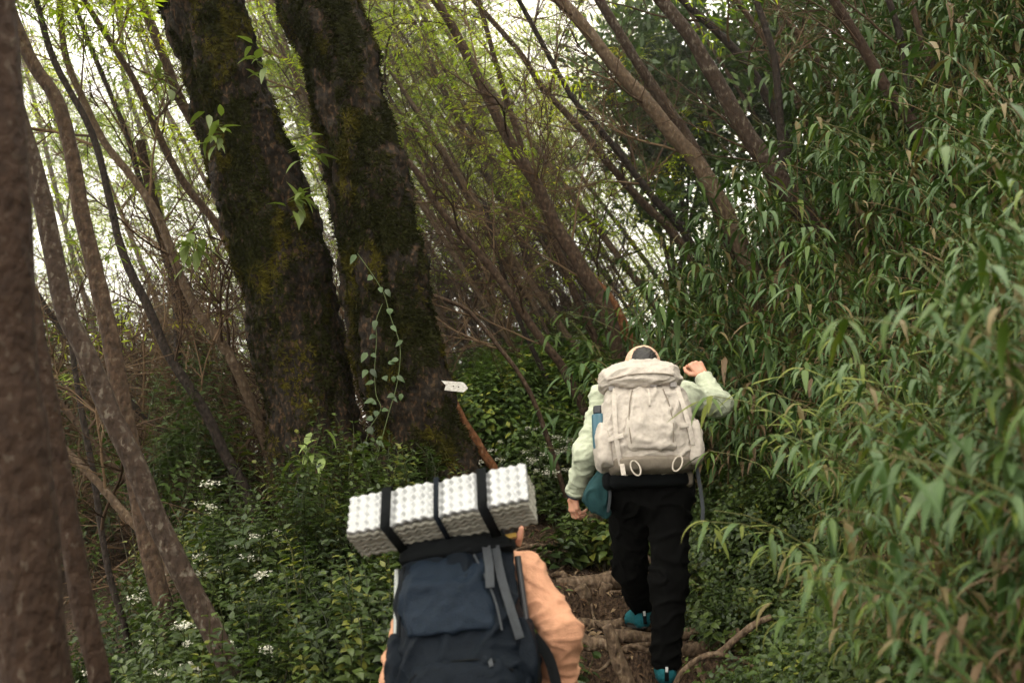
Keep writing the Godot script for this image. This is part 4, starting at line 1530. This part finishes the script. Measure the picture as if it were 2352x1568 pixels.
	# the backpack it wears
	var fr := frame_at(at(1483, 968, 4.93), Vector3.RIGHT + above * 0.03, above * 0.95 + ahead * 0.3 - Vector3.RIGHT * 0.03)
	var bag := thing("backpack", "large cream backpack with straps and lid worn by the green-shirted hiker", "backpack", fr.origin)
	bag.basis = fr.basis
	var secs := [[-0.262, 0, -0.02, 0.13, 0.07], [-0.245, 0, -0.01, 0.19, 0.115], [-0.19, 0, 0.0, 0.222, 0.14], [-0.1, 0.0, 0.005, 0.238, 0.155], [0.0, 0.0, 0.0, 0.232, 0.155], [0.09, -0.002, 0, 0.212, 0.14], [0.16, -0.004, -0.01, 0.19, 0.12], [0.2, -0.005, -0.02, 0.15, 0.09]]
	s = loft(secs, 3.0, 90, 120)
	crease(s, 0.012, Vector3(6, 5, 6), 1.0)
	crease(s, 0.005, Vector3(16, 14, 16), 2.0, 0.0012)
	var pack := part("main_body", s.mesh(M.cream_cloth), bag)
	var lid := [[0.15, -0.02, 0.0, 0.17, 0.12], [0.17, -0.02, 0.005, 0.2, 0.152], [0.215, -0.02, 0.0, 0.205, 0.158], [0.262, -0.015, -0.01, 0.185, 0.135], [0.3, -0.01, -0.02, 0.13, 0.085], [0.31, -0.01, -0.02, 0.06, 0.03]]
	s = loft(lid, 2.8, 50, 110)
	crease(s, 0.012, Vector3(4, 9, 6), 5.0)
	crease(s, 0.005, Vector3(12, 22, 12), 7.0, 0.001)
	var top := part("lid", s.mesh(M.cream_cloth), bag)
	s = cord_on(lid, 2.8, [[-0.19, 0.185], [-0.1, 0.197], [0.0, 0.203], [0.1, 0.2], [0.17, 0.192]], 0.004, 0.004)
	part("zip", s.mesh(M.cream_dark), top)
	var pocket := [[-0.17, 0, 0.1, 0.09, 0.055], [-0.15, 0, 0.1, 0.125, 0.075], [-0.05, 0, 0.1, 0.135, 0.085], [0.06, 0.0, 0.09, 0.118, 0.075], [0.13, 0.0, 0.08, 0.1, 0.062], [0.15, 0, 0.07, 0.07, 0.045]]
	s = loft(pocket, 3.2, 60, 90)
	crease(s, 0.011, Vector3(6, 5, 6), 11.0)
	crease(s, 0.004, Vector3(16, 13, 16), 12.0, 0.001)
	var pk := part("front_pocket", s.mesh(M.cream_cloth), bag)
	for x in [-0.1, 0.1]:
		s = cord_on(pocket, 3.2, [[x * 0.75, 0.13], [x * 0.95, 0.05], [x * 1.05, -0.05], [x * 1.0, -0.14]], 0.004, 0.003)
		part("zip", s.mesh(M.cream_dark), pk)
	s = strap_on(pocket, 3.2, [[0.0, 0.13], [0.004, 0.09], [-0.002, 0.04]], 0.006, 0.01)
	part("zip_pull", s.mesh(M.cream_strap), pk)
	# darker base panel
	s = loft([[-0.268, 0, -0.01, 0.12, 0.08], [-0.255, 0, 0, 0.185, 0.125], [-0.215, 0, 0.004, 0.208, 0.147], [-0.195, 0, 0.002, 0.2, 0.14]], 3.0, 20, 90)
	crease(s, 0.004, Vector3(14, 14, 14), 3.0)
	part("base_panel", s.mesh(M.cream_dark), bag)
	for q in [[-0.215, -1.0], [0.215, 1.0]]:
		s = loft([[-0.235, q[0] * 0.95, 0.0, 0.03, 0.08], [-0.2, q[0], 0.01, 0.045, 0.115], [-0.1, q[0] * 1.03, 0.01, 0.042, 0.115], [-0.03, q[0] * 1.0, 0.01, 0.035, 0.1], [-0.02, q[0] * 0.98, 0.01, 0.03, 0.09]], 3.0, 36, 60)
		crease(s, 0.007, Vector3(9, 9, 9), q[0] * 20)
		part("side_pocket", s.mesh(M.cream_cloth), bag)
	# compression straps
	for q in [[[-0.15, 0.17], [-0.165, 0.08], [-0.17, -0.05], [-0.165, -0.15], [-0.15, -0.235]], [[0.15, 0.14], [0.165, 0.05], [0.185, -0.06], [0.2, -0.15]], [[-0.215, -0.115], [-0.17, -0.105], [-0.135, -0.1]], [[0.2, -0.045], [0.17, -0.055], [0.14, -0.06]]]:
		s = strap_on(secs, 3.0, q, 0.016, 0.022, 0.005)
		part("strap", s.mesh(M.cream_strap), bag)
	s = ribbon(PackedVector3Array([Vector3(-0.15, -0.235, 0.16), Vector3(-0.145, -0.29, 0.165)]), Vector3(0, 0, 1), 0.022, 0.004)
	part("strap_end", s.mesh(M.cream_strap), bag)
	for q in [[-0.095, -0.25, 0.25], [0.125, -0.235, -0.45]]:
		var loop := PackedVector3Array()
		for k in 15:
			var a := TAU * k / 14.0
			loop.append(Vector3(q[0] + sin(a) * 0.022 + q[2] * (cos(a) - 1.0) * -0.03, q[1] + (cos(a) - 1.0) * 0.038 + 0.03, 0.155 + 0.012 * (1.0 - cos(a))))
		s = ribbon(loop, Vector3(0, 0.2, 1), 0.007, 0.005)
		part("tool_loop", s.mesh(M.cream_loop), bag)
	for q in [[0.13, 0.155], [0.03, 0.155], [-0.17, 0.15]]:
		s = Shape.new()
		box(s, Transform3D(Basis(), Vector3(q[0], q[1], front_z(secs, 3.0, q[0], q[1]) + 0.02)), Vector3(0.03, 0.022, 0.012))
		part("buckle", s.mesh(M.grey_plastic), bag)
	for side in [-1.0, 1.0]:
		s = loft([[-0.32, side * 0.185, -0.14, 0.02, 0.07], [-0.3, side * 0.195, -0.14, 0.03, 0.1], [-0.25, side * 0.195, -0.13, 0.03, 0.1], [-0.23, side * 0.185, -0.13, 0.02, 0.08]], 2.6, 16, 30)
		part("hip_belt_wing", s.mesh(M.cream_dark if side > 0 else M.black_cloth), bag)
	s = loft([[-0.32, 0, -0.07, 0.17, 0.08], [-0.3, 0, -0.07, 0.195, 0.1], [-0.26, 0, -0.06, 0.19, 0.1], [-0.25, 0, -0.05, 0.17, 0.09]], 3.0, 16, 60)
	part("lumbar_pad", s.mesh(M.black_cloth), bag)
	s = ribbon(PackedVector3Array([Vector3(0.235, -0.22, -0.02), Vector3(0.245, -0.32, -0.03), Vector3(0.25, -0.43, -0.03), Vector3(0.24, -0.5, -0.03)]), Vector3(0, 0, 1), 0.018, 0.003)
	part("belt_tail", s.mesh(M.grey_strap), bag)
	# water bottle in the left side pocket
	var b := fr * Vector3(-0.235, -0.01, 0.03)
	var bottle := thing("water_bottle", "blue bottle with dark cap in the cream backpack's side pocket", "bottle", b)
	bottle.basis = fr.basis
	s = loft([[-0.12, 0, 0, 0.03, 0.03], [-0.11, 0, 0, 0.036, 0.036], [0.03, 0, 0, 0.036, 0.036], [0.045, 0, 0, 0.03, 0.03], [0.05, 0, 0, 0.02, 0.02]], 2.0, 24, 28)
	part("bottle_body", s.mesh(M.blue_bottle), bottle)
	s = loft([[0.05, 0, 0, 0.024, 0.024], [0.055, 0, 0, 0.027, 0.027], [0.085, 0, 0, 0.026, 0.026], [0.09, 0, 0, 0.02, 0.02]], 2.0, 12, 24)
	part("bottle_cap", s.mesh(M.black_plastic), bottle)
	# teal bag hanging from the hip
	var hang := at(1370, 1118, 4.98)
	var pouch := thing("hip_pouch", "dark teal bag hanging at the left hip of the green-shirted hiker", "bag", hang)
	s = loft([[-0.15, 0.035, 0, 0.012, 0.02], [-0.12, 0.02, 0, 0.045, 0.04], [-0.045, -0.005, 0, 0.068, 0.055], [0.03, 0.025, 0.0, 0.055, 0.05], [0.1, 0.06, 0, 0.035, 0.03], [0.14, 0.07, 0, 0.012, 0.012]], 2.6, 40, 60)
	crease(s, 0.012, Vector3(9, 7, 9), 5.0)
	part("bag_body", s.mesh(M.dark_teal), pouch)
	s = ribbon(smooth(PackedVector3Array([Vector3(0.06, 0.13, 0.05), Vector3(0.055, 0.05, 0.062), Vector3(0.06, -0.04, 0.06), Vector3(0.05, -0.12, 0.05)]), 4), Vector3(0, 0, 1), 0.014, 0.004)
	part("bag_strap", s.mesh(M.grey_strap), pouch)
	# strap held in the fist
	var held := wr_r + above * 0.05 - Vector3.RIGHT * 0.025
	var st := thing("hand_strap", "dark grey strap hanging from the raised fist", "strap", held)
	s = ribbon(smooth(PackedVector3Array([at(1598, 846, 5.56) - held, at(1602, 870, 5.55) - held, at(1610, 895, 5.5) - held, at(1620, 915, 5.44) - held]), 5), -ahead, 0.045, 0.008)
	part("webbing", s.mesh(M.grey_strap), st)

# ---------------------------------------------------------------- the hiker with the dark backpack
func make_near_hiker() -> void:
	var hip_r := at(1128, 1655, 2.9)
	var hip_l := at(1035, 1655, 2.92)
	var waist := at(1085, 1560, 2.95)
	var chest := at(1092, 1390, 3.03)
	var neck := at(1118, 1292, 3.08)
	var head := at(1132, 1232, 3.15)
	var sh_r := at(1200, 1318, 3.0)
	var sh_l := at(975, 1345, 3.02)
	var el_r := at(1288, 1448, 2.84)
	var wr_r := at(1282, 1640, 2.95)
	var el_l := at(915, 1562, 2.78)
	var wr_l := at(985, 1640, 3.06)
	var step_r := on_ground(0.08, -2.95, 0.09)
	var step_l := on_ground(-0.2, -3.35, 0.09)
	var knee_r := (hip_r + step_r) * 0.5 + Vector3(0.02, 0.03, -0.1)
	var knee_l := (hip_l + step_l) * 0.5 + Vector3(-0.02, 0.06, -0.14)
	var foot := on_ground(0.08, -2.95)
	var t := thing("person", "stooping hiker in an orange long-sleeved shirt under a dark backpack", "person", foot)
	var s := Shape.new()
	var up := (neck - waist).normalized()
	limb(s, [[hip_r, knee_r, 0.085, 0.055], [knee_r, step_r, 0.055, 0.04], [hip_l, knee_l, 0.085, 0.055], [knee_l, step_l, 0.055, 0.04], [hip_r, hip_l, 0.1, 0.1], [waist, (hip_r + hip_l) * 0.5, 0.11, 0.11], [waist, chest, 0.12, 0.13], [sh_r, sh_l, 0.05, 0.05], [chest, neck, 0.11, 0.058], [sh_r, el_r, 0.048, 0.038], [el_r, wr_r, 0.036, 0.026], [sh_l, el_l, 0.048, 0.038], [el_l, wr_l, 0.036, 0.026], [neck, head, 0.055, 0.05]], 0.014, 0.05, foot)
	limb(s, head_bones(head, Vector3(0.05, -0.35, -1), Vector3(0, 1, -0.3)), 0.006, 0.02, foot)
	limb(s, curled(-above + ahead * 0.5, Vector3.RIGHT * 0.7 - ahead * 0.6, -Vector3.RIGHT + ahead * 0.5, wr_r, [0.4, 0.6, 0.5, 0.4]), 0.0036, 0.009, foot)
	limb(s, curled(-above * 0.5 + ahead, -Vector3.RIGHT * 0.7 + above * 0.5, Vector3.RIGHT + above * 0.5, wr_l, [0.4, 0.6, 0.5, 0.4]), 0.0036, 0.009, foot)
	part("body", s.mesh(M.skin), t)
	s = Shape.new()
	limb(s, [[hip_r + up * 0.03, knee_r, 0.11, 0.085], [knee_r, step_r, 0.08, 0.07, 2], [hip_l + up * 0.03, knee_l, 0.11, 0.085], [knee_l, step_l, 0.08, 0.07, 2], [hip_r, hip_l, 0.12, 0.12], [waist, (hip_r + hip_l) * 0.5, 0.125, 0.125, 1]], 0.013, 0.05, foot)
	crease(s, 0.012, Vector3(5, 8, 5), 3.0)
	part("trousers", s.mesh(M.black_trousers), t)
	s = Shape.new()
	limb(s, [[waist - up * 0.09 - Vector3.RIGHT * 0.05, chest - Vector3.RIGHT * 0.07, 0.11, 0.11, 1], [waist - up * 0.09 + Vector3.RIGHT * 0.05, chest + Vector3.RIGHT * 0.07, 0.11, 0.11, 1], [chest, neck, 0.12, 0.07, 2], [sh_r, sh_l, 0.066, 0.062], [sh_r, el_r, 0.07, 0.058], [el_r, wr_r, 0.058, 0.052, 2], [sh_l, el_l, 0.064, 0.055], [el_l, wr_l, 0.052, 0.042, 2], [chest + Vector3.RIGHT * 0.08, sh_r, 0.09, 0.07], [chest - Vector3.RIGHT * 0.08, sh_l, 0.09, 0.066]], 0.007, 0.018, foot)
	crease(s, 0.008, Vector3(4, 7, 4), 2.5)
	crease(s, 0.006, Vector3(6, 15, 6), 9.0, 0.0)
	part("shirt", s.mesh(M.orange_shirt), t)
	var f := Vector3(0.05, -0.35, -1).normalized()
	var sd := Vector3.RIGHT
	var u := sd.cross(f).normalized()
	var c := head - foot
	s = Shape.new()
	flesh(s, [[c - f * 0.04 + u * 0.025, c + f * 0.03 + u * 0.04, 0.082, 0.08], [c - f * 0.055 - u * 0.04 - sd * 0.025, c - f * 0.055 - u * 0.04 + sd * 0.025, 0.045, 0.045]], 0.007, 0.03)
	crease(s, 0.005, Vector3(60, 20, 60))
	part("hair", s.mesh(M.hair), t)
	for q in [[step_r, 0.0], [step_l, 0.0]]:
		var sole: Vector3 = q[0] - Vector3(0, 0.088, 0)
		shoe(t, foot, q[0], sole + Vector3(0, 0, 0.035), sole + Vector3(0, 0.015, -0.2), Vector3.UP)

	# dark blue backpack
	var fr := frame_at(at(1058, 1425, 2.8), Vector3.RIGHT + above * 0.11, above * 0.93 + ahead * 0.34 - Vector3.RIGHT * 0.02)
	var bag := thing("backpack", "dark navy backpack with grey straps worn by the stooping hiker", "backpack", fr.origin)
	bag.basis = fr.basis
	var secs := [[-0.31, 0.0, 0.0, 0.1, 0.06], [-0.29, 0.0, 0.01, 0.15, 0.11], [-0.2, 0.0, 0.02, 0.178, 0.145], [-0.1, 0, 0.01, 0.182, 0.145], [0.0, 0.0, 0, 0.18, 0.13], [0.09, 0.0, -0.01, 0.168, 0.115], [0.17, 0.005, -0.02, 0.155, 0.095], [0.21, 0.01, -0.03, 0.125, 0.06]]
	s = loft(secs, 3.0, 110, 140)
	crease(s, 0.014, Vector3(5, 4, 5), 21.0)
	crease(s, 0.006, Vector3(13, 8, 13), 22.0, 0.001)
	part("main_body", s.mesh(M.navy_cloth), bag)
	var flap := [[-0.045, -0.01, 0.07, 0.11, 0.06], [-0.03, -0.015, 0.08, 0.13, 0.075], [0.05, -0.02, 0.06, 0.135, 0.075], [0.12, -0.02, 0.04, 0.13, 0.068], [0.17, -0.02, 0.02, 0.11, 0.05], [0.19, -0.02, 0.0, 0.08, 0.03]]
	s = loft(flap, 3.4, 60, 100)
	crease(s, 0.013, Vector3(6, 3.5, 6), 33.0)
	crease(s, 0.004, Vector3(15, 10, 15), 35.0, 0.001)
	part("front_panel", s.mesh(M.navy_light), bag)
	var bulge := [[-0.29, 0.0, 0.06, 0.09, 0.05], [-0.27, 0.0, 0.075, 0.14, 0.085], [-0.2, 0.005, 0.085, 0.16, 0.105], [-0.13, 0.005, 0.075, 0.15, 0.095], [-0.095, 0.005, 0.06, 0.125, 0.07], [-0.085, 0.005, 0.05, 0.1, 0.05]]
	s = loft(bulge, 2.7, 60, 110)
	crease(s, 0.008, Vector3(5, 6, 5), 44.0)
	crease(s, 0.003, Vector3(14, 12, 14), 46.0, 0.001)
	var low := part("bottom_pocket", s.mesh(M.navy_cloth), bag)
	s = cord_on(bulge, 2.7, [[-0.15, -0.2], [-0.13, -0.145], [-0.07, -0.118], [0.0, -0.112], [0.08, -0.118], [0.14, -0.15]], 0.004, 0.004)
	part("zip", s.mesh(M.black_cloth), low)
	for q in [-1.0, 1.0]:
		s = loft([[-0.2, q * 0.165, -0.01, 0.03, 0.06], [-0.17, q * 0.17, 0.0, 0.04, 0.1], [-0.1, q * 0.172, 0.0, 0.04, 0.105], [-0.03, q * 0.17, -0.01, 0.03, 0.085], [-0.015, q * 0.168, -0.01, 0.026, 0.075]], 3.0, 36, 60)
		crease(s, 0.008, Vector3(9, 9, 9), q * 7)
		part("side_pocket", s.mesh(M.navy_cloth), bag)
	var lid := [[0.165, 0.0, -0.03, 0.14, 0.07], [0.18, 0.0, -0.025, 0.165, 0.1], [0.215, 0.005, -0.03, 0.165, 0.1], [0.245, 0.01, -0.04, 0.13, 0.07], [0.25, 0.01, -0.04, 0.08, 0.03]]
	s = loft(lid, 2.8, 40, 80)
	crease(s, 0.009, Vector3(6, 9, 6), 51.0)
	part("lid", s.mesh(M.black_cloth), bag)
	for q in [[[0.12, 0.19], [0.13, 0.1], [0.15, 0.0], [0.165, -0.07]], [[0.095, 0.19], [0.1, 0.13], [0.098, 0.07]]]:
		s = strap_on(secs, 3.0, q, 0.024, 0.024, 0.004)
		part("strap", s.mesh(M.grey_strap), bag)
	s = strap_on(bulge, 2.7, [[0.075, -0.09], [0.08, -0.11], [0.085, -0.135]], 0.008, 0.012)
	part("zip_pull", s.mesh(M.grey_strap), bag)
	for q in [[[-0.14, 0.16], [-0.155, 0.05], [-0.16, -0.03]], [[0.06, 0.17], [0.105, 0.05], [0.12, -0.045]]]:
		s = cord_on(secs, 3.0, q, 0.012, 0.0035)
		part("cord", s.mesh(M.grey_strap if q[0][0] > 0 else M.black_cloth), bag)
	s = Shape.new()
	tube(s, PackedVector3Array([Vector3(-0.19, -0.05, -0.03), Vector3(-0.175, 0.17, -0.06)]), 0.01, 0.01, 12)
	part("frame_rod", s.mesh(M.rod), bag)
	s = Shape.new()
	tube(s, PackedVector3Array([Vector3(0.185, -0.05, -0.03), Vector3(0.178, 0.17, -0.05)]), 0.01, 0.01, 12)
	part("frame_rod", s.mesh(M.dark_rod), bag)
	s = Shape.new()
	box(s, Transform3D(Basis(Vector3(0, 0, 1), 0.1), Vector3(0.165, 0.222, 0.0)), Vector3(0.034, 0.012, 0.03))
	part("yellow_clip", s.mesh(M.yellow), bag)
	s = ribbon(smooth(PackedVector3Array([Vector3(0.2, -0.06, 0.0), Vector3(0.235, -0.12, 0.01), Vector3(0.25, -0.2, 0.02)]), 4), Vector3(0, 0, 1), 0.03, 0.006)
	part("hip_strap", s.mesh(M.black_cloth), bag)
	# folded foam sleeping pad on top
	var e := (Vector3.RIGHT * 0.955 + above * 0.205 - ahead * 0.12).normalized()
	var down := (Vector3.RIGHT * 0.33 - above * 0.68 + ahead * 0.66)
	down = (down - e * down.dot(e)).normalized()
	var deep := e.cross(down)
	if deep.dot(ahead) < 0:
		deep = -deep
	var corner := at(797, 1224, 2.78)
	var pad := thing("foam_pad", "folded silver egg-crate foam sleeping pad strapped on top of the dark backpack", "sleeping pad", corner)
	pad.basis = Basis(e, -down, deep) if e.cross(-down).dot(deep) > 0 else Basis(e, -down, -deep)
	var zs := 1.0 if e.cross(-down).dot(deep) > 0 else -1.0
	var long := 0.52
	var wide := 0.128
	var layers := 7
	var thick := 0.0182
	for lay in layers:
		s = Shape.new()
		var nx := 150
		var nz := 34
		var w := nx + 1
		var shift := r(-0.003, 0.003)
		for face in 2:
			for j in nz + 1:
				for k in w:
					var x := long * k / nx
					var z := wide * j / nz
					var bump := 0.0052 * sin(TAU * x / 0.0275 + sin(TAU * z / 0.0275) * 0.9) + 0.0025 * sin(TAU * z / 0.0275)
					bump *= 0.8 + 0.35 * folds.get_noise_3d(x * 14.0, lay * 3.0, z * 14.0)
					var y := -lay * thick + bump - (0.0105 if face else 0.0) + 0.006 * folds.get_noise_3d(x * 4.0, lay * 0.35, z * 6.0)
					for dent in [0.115, 0.262, 0.395]:
						y -= 0.009 * (1.0 - lay / 7.0) * exp(-pow((x - dent) / 0.022, 2.0))
					s.v.append(Vector3(x + shift, y, zs * (z + shift)))
			var first := face * w * (nz + 1)
			for j in nz:
				for k in nx:
					var a := first + j * w + k
					s.i.append_array(PackedInt32Array([a, a + w, a + 1, a + 1, a + w, a + w + 1]) if (face == 0) == (zs < 0) else PackedInt32Array([a, a + 1, a + w, a + 1, a + w + 1, a + w]))
		var half := w * (nz + 1)
		for k in nx:
			for row in [0, nz]:
				var a: int = row * w + k
				s.i.append_array(PackedInt32Array([a, a + 1, a + half, a + 1, a + 1 + half, a + half]))
		for j in nz:
			for col in [0, nx]:
				var a: int = j * w + col
				s.i.append_array(PackedInt32Array([a, a + w, a + half, a + w, a + w + half, a + half]))
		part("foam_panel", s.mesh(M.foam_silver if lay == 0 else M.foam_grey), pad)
	# rounded folds at the right end
	for x in [0.115, 0.262, 0.395]:
		var h := layers * thick
		var o := 0.006
		var loop := PackedVector3Array()
		for q in [[o, wide + o], [o, wide * 0.5], [o, -o], [-h * 0.5, -o * 1.2], [-h - o, -o], [-h - o, wide * 0.5], [-h - o, wide + o], [-h * 0.5, wide + o], [o, wide + o]]:
			loop.append(Vector3(x + (0.012 if x == 0.115 else 0.004) * -q[0] * 10.0, q[0], zs * q[1]))
		s = Shape.new()
		var wd := 0.028 if x != 0.262 else 0.015
		for k in loop.size():
			for sgn in [-1.0, 1.0]:
				s.v.append(loop[k] + Vector3(sgn * wd * 0.5, 0, 0))
			var inn := (loop[k] - Vector3(loop[k].x, -h * 0.5, zs * wide * 0.5)) * 0.03
			for sgn in [-1.0, 1.0]:
				s.v.append(loop[k] - inn + Vector3(sgn * wd * 0.5, 0, 0))
		for k in loop.size() - 1:
			var a := k * 4
			s.i.append_array(PackedInt32Array([a, a + 1, a + 4, a + 1, a + 5, a + 4, a + 2, a + 6, a + 3, a + 3, a + 6, a + 7, a, a + 4, a + 2, a + 2, a + 4, a + 6, a + 1, a + 3, a + 5, a + 3, a + 7, a + 5]))
		part("pad_strap", s.mesh(M.black_cloth if x != 0.262 else M.navy_cloth), pad)

func cloth(called: String, color: Color, rough := 0.85, sheen := 0.2, weave := 1.0) -> StandardMaterial3D:
	var m := plain(called, color, rough, 0.35)
	m.rim_enabled = true
	m.rim = sheen
	m.rim_tint = 0.6
	m.uv1_triplanar = true
	m.uv1_scale = Vector3(6, 6, 6)
	m.heightmap_enabled = true
	m.heightmap_texture = M.weave
	m.heightmap_scale = 0.25 * weave
	m.albedo_texture = M.mottle
	return m

func make_cloths() -> void:
	M.weave = noise_texture(0.06, 4, [], FastNoiseLite.TYPE_SIMPLEX_SMOOTH, 512, 41)
	M.mottle = noise_texture(0.012, 5, [[0.0, Color(0.86, 0.85, 0.84)], [0.5, Color(0.95, 0.95, 0.94)], [1.0, Color(1, 1, 1)]], FastNoiseLite.TYPE_SIMPLEX_SMOOTH, 512, 42)
	cloth("green_shirt", lin(0.53, 0.57, 0.44))
	cloth("orange_shirt", lin(0.58, 0.295, 0.18))
	cloth("black_trousers", lin(0.0035, 0.0035, 0.0035), 0.95, 0.0)
	cloth("black_cloth", lin(0.006, 0.007, 0.008), 0.85, 0.0)
	cloth("cream_cloth", lin(0.5, 0.445, 0.4), 0.8)
	cloth("cream_dark", lin(0.22, 0.185, 0.15), 0.8)
	cloth("cream_strap", lin(0.55, 0.49, 0.44), 0.75)
	cloth("navy_cloth", lin(0.0055, 0.0085, 0.0135), 0.6, 0.0)
	cloth("navy_light", lin(0.012, 0.019, 0.031), 0.55, 0.0)
	cloth("cream_loop", lin(0.42, 0.37, 0.32), 0.8)
	cloth("grey_strap", lin(0.045, 0.05, 0.058), 0.7)
	cloth("teal_cloth", lin(0.01, 0.12, 0.15), 0.8)
	cloth("dark_teal", lin(0.012, 0.05, 0.056), 0.8)
	cloth("peach_cap", lin(0.75, 0.47, 0.34), 0.85)
	for dark in ["navy_cloth", "navy_light", "black_cloth", "black_trousers"]:
		M[dark].metallic_specular = 0.2
	plain("blue_band", lin(0.02, 0.05, 0.12), 0.5)
	plain("white_tab", lin(0.6, 0.6, 0.6), 0.5)
	plain("sole", lin(0.06, 0.055, 0.05), 0.9)
	plain("grey_plastic", lin(0.2, 0.18, 0.17), 0.5)
	plain("black_plastic", lin(0.012, 0.012, 0.016), 0.4)
	plain("blue_bottle", lin(0.02, 0.09, 0.13), 0.35)
	plain("rod", lin(0.25, 0.26, 0.25), 0.35).metallic = 0.8
	plain("dark_rod", lin(0.03, 0.03, 0.033), 0.5)
	plain("yellow", lin(0.5, 0.3, 0.02), 0.5)
	plain("nail", lin(0.05, 0.035, 0.03), 0.6)
	plain("hair", lin(0.012, 0.009, 0.008), 0.5)
	plain("stem", lin(0.05, 0.04, 0.02), 0.8)
	plain("stem_green", lin(0.09, 0.12, 0.04), 0.7)
	plain("branch_brown", lin(0.06, 0.036, 0.022), 0.85, 0.3)
	plain("branch_pale", lin(0.14, 0.09, 0.052), 0.85, 0.3)
	var skin := plain("skin", lin(0.55, 0.27, 0.18), 0.5)
	skin.subsurf_scatter_enabled = true
	skin.subsurf_scatter_strength = 0.15
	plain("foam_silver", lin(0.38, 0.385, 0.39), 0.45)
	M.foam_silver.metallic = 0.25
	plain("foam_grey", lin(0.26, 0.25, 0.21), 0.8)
	textured("sign_board", noise_texture(0.02, 5, [[0.0, lin(0.3, 0.26, 0.22)], [0.4, lin(0.55, 0.52, 0.48)], [1.0, lin(0.75, 0.73, 0.7)]], FastNoiseLite.TYPE_SIMPLEX_SMOOTH, 256, 61), Vector3(6, 18, 6), 0.8)

func _ready() -> void:
	# camera, sky, sun, exposure
	var cam := Camera3D.new()
	cam.name = "camera"
	cam.fov = 38.0
	cam.near = 0.05
	cam.far = 400.0
	add_child(cam)
	cam.position = eye
	cam.basis = Basis(Vector3.RIGHT, above, -ahead)
	var lens := CameraAttributesPhysical.new()
	lens.frustum_focal_length = 35.0
	lens.frustum_focus_distance = 5.6
	lens.exposure_aperture = 3.0
	cam.attributes = lens
	var env := Environment.new()
	env.background_mode = Environment.BG_SKY
	var sky := Sky.new()
	var air := ProceduralSkyMaterial.new()
	air.sky_top_color = lin(1.0, 0.955, 0.86)
	air.sky_horizon_color = lin(1.0, 0.96, 0.87)
	air.sky_curve = 0.2
	air.ground_bottom_color = lin(0.1, 0.09, 0.07)
	air.ground_horizon_color = lin(0.8, 0.8, 0.76)
	air.sky_energy_multiplier = 1.0
	sky.sky_material = air
	env.sky = sky
	env.background_energy_multiplier = 1.0
	env.tonemap_mode = Environment.TONE_MAPPER_LINEAR
	env.tonemap_exposure = 4.6
	env.sdfgi_enabled = true
	env.ssao_enabled = true
	env.ssil_enabled = true
	env.volumetric_fog_enabled = true
	env.volumetric_fog_density = 0.0012
	env.volumetric_fog_anisotropy = 0.8
	env.volumetric_fog_albedo = Color(0.98, 0.98, 0.97)
	var we := WorldEnvironment.new()
	we.name = "world"
	we.environment = env
	add_child(we)
	var sun := DirectionalLight3D.new()
	sun.name = "sun"
	sun.light_energy = 0.5
	sun.light_angular_distance = 10.0
	sun.light_color = Color(1.0, 0.96, 0.9)
	sun.shadow_enabled = true
	add_child(sun)
	sun.look_at_from_position(Vector3.ZERO, -Vector3(-0.08, 0.4, -0.91), Vector3.FORWARD)

	lumps.frequency = 1.0
	lumps.seed = 4
	lumps.fractal_octaves = 3
	folds.frequency = 1.0
	folds.seed = 12
	folds.fractal_type = FastNoiseLite.FRACTAL_NONE
	fine.frequency = 1.0
	fine.seed = 9
	rng.seed = 1
	make_materials()
	make_cloths()
	make_plants()
	make_ground()
	make_mossy_trees()
	make_named_trees()
	make_far_trees()
	make_shade_trees()
	make_far_wood()
	make_far_hiker()
	make_near_hiker()
	make_sign()
	make_roots()
	make_thin_roots()
	make_bamboo()
	make_undergrowth()
	make_climbers()
	# thin bright mist hanging in the wood beyond the mossy trees
	var mist := FogVolume.new()
	mist.name = "forest_mist"
	mist.size = Vector3(70, 26, 44)
	mist.position = Vector3(-4, 10, -31.2)
	var damp := FogMaterial.new()
	damp.density = 0.018
	damp.albedo = Color(0.98, 0.98, 0.97)
	mist.material = damp
	add_child(mist)
	mist.set_meta("kind", "stuff")
	mist.set_meta("label", "thin pale mist hanging between the far stems")
	mist.set_meta("category", "mist")
